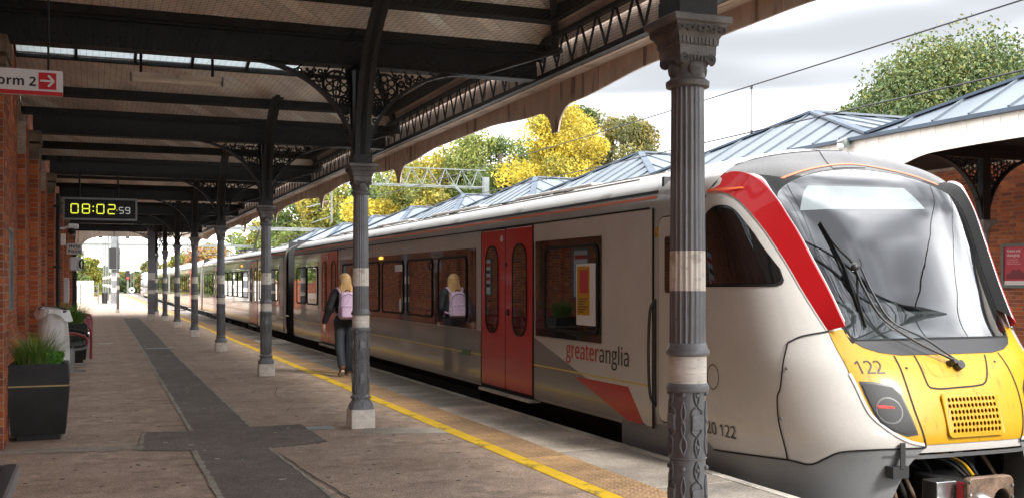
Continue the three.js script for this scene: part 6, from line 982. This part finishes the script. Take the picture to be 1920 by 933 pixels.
{
  const wire = (x, ya, yb, label, name) => { const pts = []; for (let i = 0; i <= 80; i++) { const z = 20 - i * 3, s = ((z + 3000) % 50) / 50; pts.push(V(x, ya + (yb - ya) * Math.pow(2 * s - 1, 2), z)); } return solo(name, tube(pts, 0.011, 240, 5), M.wire, label, 'wire', 'overhead wires'); };
  wire(9.95, 4.74, 5.0, 'upper overhead wire sagging above the far track', 'overhead_wire'); wire(9.95, 4.03, 4.03, 'lower overhead wire running level above the far track', 'overhead_wire'); wire(6.355, 4.9, 5.3, 'upper overhead wire above the train', 'overhead_wire'); wire(6.355, 4.4, 4.4, 'lower overhead wire touching the pantograph above the train', 'overhead_wire');
  for (const z of [-14.6, -23, -31]) { const d = thing('wire_dropper', z === -14.6 ? 'thin vertical dropper joining two overhead wires against the sky' : z === -23 ? 'thin vertical wire dropper above the yellow tree' : 'thin vertical wire dropper beside the lattice gantry', 'wire', [9.95, 4.03, z], 'wire droppers'); mesh('rod', rod(V(0, 0, 0), V(0, 0.74, 0), 0.006), M.wire, d); mesh('clip', [rbox(0.03, 0.06, 0.04, 0.008, 0, 0.0, 0), rbox(0.03, 0.06, 0.04, 0.008, 0, 0.73, 0)], M.wire, d); }
}
{
  const s = thing('railway_signal', 'railway signal post showing a red light beyond the platform', 'signal', [4.2, -1, -150]); mesh('post', cyl(0.12, 0.12, 3.4, 0, 0, 0, 10), M.galv, s); mesh('head', rbox(0.6, 1.3, 0.3, 0.1, 0, 3.5, 0), M.black, s); mesh('lens', new THREE.SphereGeometry(0.17, 14, 10).translate(0, 3.1, 0.18), mat({ color: new THREE.Color(0.3, 0.01, 0.01), emissive: new THREE.Color(1, 0.08, 0.06), emissiveIntensity: 0.25 }), s); mesh('ladder', [rod(V(0.4, 0, -0.2), V(0.4, 4, -0.2), 0.04), rod(V(0.75, 0, -0.2), V(0.75, 4, -0.2), 0.04)], M.galv, s);
  const d = thing('speed_board', 'small round white trackside board below the red signal', 'sign', [4.4, -1, -140]); mesh('disc', new THREE.CylinderGeometry(0.36, 0.36, 0.06, 20).rotateX(Math.PI / 2).translate(0, 1.6, 0), M.signWhite, d); mesh('post', cyl(0.06, 0.06, 1.2, 0, 0, -0.06, 8), M.galv, d); mesh('centre', new THREE.CylinderGeometry(0.15, 0.15, 0.02, 16).rotateX(Math.PI / 2).translate(0, 1.6, 0.04), M.signBlack, d);
}
// ------------------------------------------------------------------ trees
M.leaf = mat({ color: 0xffffff, vertexColors: true, roughness: 0.75, transmission: 0.3, thickness: 0 }); M.bark = mat({ map: mottled([84, 74, 64], 0.4, 0.3, 256, 1, 330), roughness: 0.95 });
const PAL = { green: [[0.075, 0.125, 0.025], [0.10, 0.155, 0.03], [0.18, 0.19, 0.035], [0.055, 0.10, 0.026]], yellow: [[0.62, 0.48, 0.03], [0.70, 0.56, 0.05], [0.50, 0.40, 0.035], [0.34, 0.32, 0.035]], olive: [[0.221, 0.208, 0.046], [0.156, 0.169, 0.039], [0.299, 0.247, 0.052], [0.13, 0.143, 0.039]], gold: [[0.36, 0.31, 0.035], [0.22, 0.24, 0.035], [0.46, 0.36, 0.04], [0.14, 0.18, 0.03], [0.30, 0.29, 0.035]], rust: [[0.442, 0.169, 0.039], [0.338, 0.182, 0.039], [0.39, 0.26, 0.039]], lime: [[0.182, 0.247, 0.039], [0.26, 0.286, 0.046], [0.104, 0.169, 0.033]] };
function tree(pxTop, pyTop, D, widthPx, pal, label, o = {}) {
  const top = atDepth(pxTop, pyTop, D), H = top.y + 1, W = widthPx / FOC * D / 2, r = rng(Math.round(pxTop * 3 + pyTop)), t = thing('tree', label, 'tree', [top.x, -1, top.z], 'trees behind the station'), n = Math.round((o.n ?? 9000) * 3.2), leaf = o.leaf ?? 0.0028 * D;
  const cr = o.low ?? 0.22, cy = H * (1 + cr) / 2, ry = H * (1 - cr) / 2, clumps = [];
  for (let i = 0; i < (o.clumps ?? 46); i++) { const a = r() * 6.283, v = r() * 2 - 1, q = Math.sqrt(1 - Math.pow(Math.abs(v), 3.5)), k = Math.pow(r(), 0.4); clumps.push([V(Math.cos(a) * q * W * k * 0.86, cy + v * ry * 0.88, Math.sin(a) * q * W * k * 0.86), (0.17 + r() * 0.2) * Math.min(W, ry) * 1.3, Math.floor(r() * PAL[pal].length), r()]); }
  const b = new B(), P = PAL[pal];
  for (let i = 0; i < n; i++) {
    const [c, R, pi, br] = clumps[Math.floor(r() * clumps.length)], a = r() * 6.283, v = r() * 2 - 1, q = Math.sqrt(1 - v * v), k = Math.pow(r(), 0.4) * (1 + (r() < 0.05 ? 0.3 * r() : 0)), p = V(c.x + Math.cos(a) * q * R * k, c.y + v * R * k * 0.85, c.z + Math.sin(a) * q * R * k);
    if (p.y < H * cr * 0.7) continue;
    const base = P[r() < 0.7 ? pi : Math.floor(r() * P.length)], f = 0.72 + 0.5 * r() + 0.15 * (br - 0.5), col = base.map((x) => x * f), s = leaf * (0.5 + r() * 0.6), u = V(r() - 0.5, r() - 0.5, r() - 0.5).normalize(), w = V(r() - 0.5, r() - 0.5, r() - 0.5).cross(u).normalize(), bend = u.clone().cross(w).multiplyScalar(s * 0.25);
    const A = p.clone().addScaledVector(u, s), C = p.clone().addScaledVector(u, -s), L = p.clone().addScaledVector(w, s * 0.55).add(bend), Q = p.clone().addScaledVector(w, -s * 0.55).add(bend); b.tri(A, L, C, col); b.tri(A, C, Q, col);
  }
  mesh('crown', b.geo(), M.leaf, t);
  const g = [], th = 0.018 * H + 0.06; g.push(tube([V(0, 0, 0), V((r() - 0.5) * 0.5, H * 0.3, 0), V((r() - 0.5) * 0.8, H * 0.62, (r() - 0.5) * 0.6), V((r() - 0.5), H * 0.86, 0)], th * 0.6, 14, 7)); g.push(cyl(th * 1.25, th * 0.6, H * 0.3, 0, 0, 0, 9));
  for (let i = 0; i < Math.min(22, clumps.length); i++) { const [c] = clumps[i], s = V(0, Math.max(H * 0.2, c.y * (0.45 + r() * 0.2)), 0); g.push(tube([s, s.clone().lerp(c, 0.5).add(V(0, 0.35, 0)), c], th * (0.13 + r() * 0.12), 8, 5)); }
  if (o.twigs) for (let i = 0; i < o.twigs; i++) { const a = r() * 6.283, e = V(Math.cos(a) * W * (0.7 + r() * 0.35), cy + ry * (0.2 + r() * 0.85), Math.sin(a) * W * (0.7 + r() * 0.35)); g.push(rod(clumps[i % clumps.length][0], e, 0.03, 0.008, 4)); }
  mesh('trunk', g, M.bark, t); return t;
}
tree(1800, 92, 62, 470, 'green', 'big green tree rising behind the opposite canopy roof', { n: 30000, clumps: 150, leaf: 0.15, low: 0.1, branchy: 1 });
tree(1690, 138, 64, 230, 'green', 'rounded green tree in front of the small light green tree', { n: 14000, clumps: 60, leaf: 0.125 });
tree(1628, 170, 66, 150, 'lime', 'small light green tree left of the big green tree', { n: 6000, leaf: 0.125 });
tree(1910, 108, 66, 280, 'lime', 'yellowing green tree right behind the big green tree', { n: 11000, leaf: 0.13 });
tree(1048, 196, 84, 200, 'yellow', 'bright yellow autumn tree behind the opposite canopy', { n: 17000, clumps: 64, leaf: 0.155, twigs: 30 });
tree(930, 240, 92, 200, 'lime', 'green tree beside the bright yellow tree', { n: 11000, leaf: 0.17 });
tree(1165, 205, 90, 150, 'olive', 'thin olive tree with bare twigs beside the yellow tree', { n: 5200, clumps: 34, leaf: 0.19, twigs: 60 });
tree(1090, 190, 98, 120, 'green', 'green treetop showing above the bright yellow tree', { n: 5000, leaf: 0.2 });
tree(840, 292, 96, 230, 'gold', 'gold and green tree behind the lattice gantry', { n: 9000, leaf: 0.22 }); tree(745, 300, 104, 210, 'lime', 'light green tree between gold trees beyond the gantry', { n: 8000, leaf: 0.24 }); tree(655, 335, 110, 200, 'gold', 'gold flecked tree behind the second column capital', { n: 8000, leaf: 0.25 });
tree(580, 372, 118, 180, 'lime', 'yellow green tree above the joint of the carriages', { n: 7000, leaf: 0.27 }); tree(905, 318, 104, 150, 'olive', 'olive tree in front of the dark green tree', { n: 6000, leaf: 0.24 }); tree(790, 345, 90, 150, 'gold', 'low gold tree just above the opposite roofs', { n: 6000, leaf: 0.21, low: 0.1 }); tree(700, 360, 96, 150, 'yellow', 'low yellow tree just above the train roof', { n: 6000, leaf: 0.22, low: 0.1 });
tree(530, 405, 128, 140, 'gold', 'small gold tree above the second carriage', { n: 5000, leaf: 0.28, low: 0.1 }); tree(468, 432, 150, 110, 'lime', 'distant light green tree by the pantograph', { n: 4200, leaf: 0.32, low: 0.1 }); tree(395, 460, 180, 100, 'rust', 'distant rust coloured tree over the third carriage', { n: 3600, leaf: 0.36, low: 0.1 }); tree(345, 478, 200, 90, 'gold', 'distant gold tree over the fourth carriage', { n: 3200, leaf: 0.4, low: 0.1 }); tree(292, 492, 230, 90, 'olive', 'farthest olive tree over the end of the train', { n: 3000, leaf: 0.42, low: 0.05 });
tree(170, 480, 120, 40, 'gold', 'gold and green bush tree behind the white hoarding', { n: 4000, leaf: 0.2, low: 0.05 }); tree(190, 500, 140, 40, 'lime', 'light green tree right of the bush behind the hoarding', { n: 3500, leaf: 0.24, low: 0.05 }); tree(148, 470, 105, 40, 'lime', 'light green tree at the end of the low brick wall', { n: 3500, leaf: 0.2, low: 0.05 }); tree(255, 512, 250, 80, 'green', 'low dark green tree line tree behind the red signal', { n: 3000, leaf: 0.45, low: 0.0 }); tree(222, 510, 270, 70, 'olive', 'low olive tree behind the lamp posts far off', { n: 3000, leaf: 0.45, low: 0.0 });

// trees behind the station building, mirrored in the sides of the farther carriages
[[-6.5, -84, 'lime', 'light green tree behind the low brick wall'], [-6, -104, 'gold', 'gold flecked tree behind the white hoarding and low wall'], [-6, -124, 'green', 'dark green tree behind the platform railing'], [-7, -148, 'gold', 'gold tree beyond the platform railing'], [-7, -178, 'lime', 'light green tree beyond the last lamp post'], [-8, -214, 'gold', 'tall gold tree beside the distant gantries']].forEach(([x, z, pal, label], i) => { const t = tree(960, 300, 70, 260, pal, label, { n: 2600, clumps: 40, leaf: 0.26, low: 0.08 }); t.position.set(x, -1, z); t.rotation.y = i * 1.3; t.scale.set(1, 0.95 + 0.04 * i, 1); });

renderer.render(scene, camera);
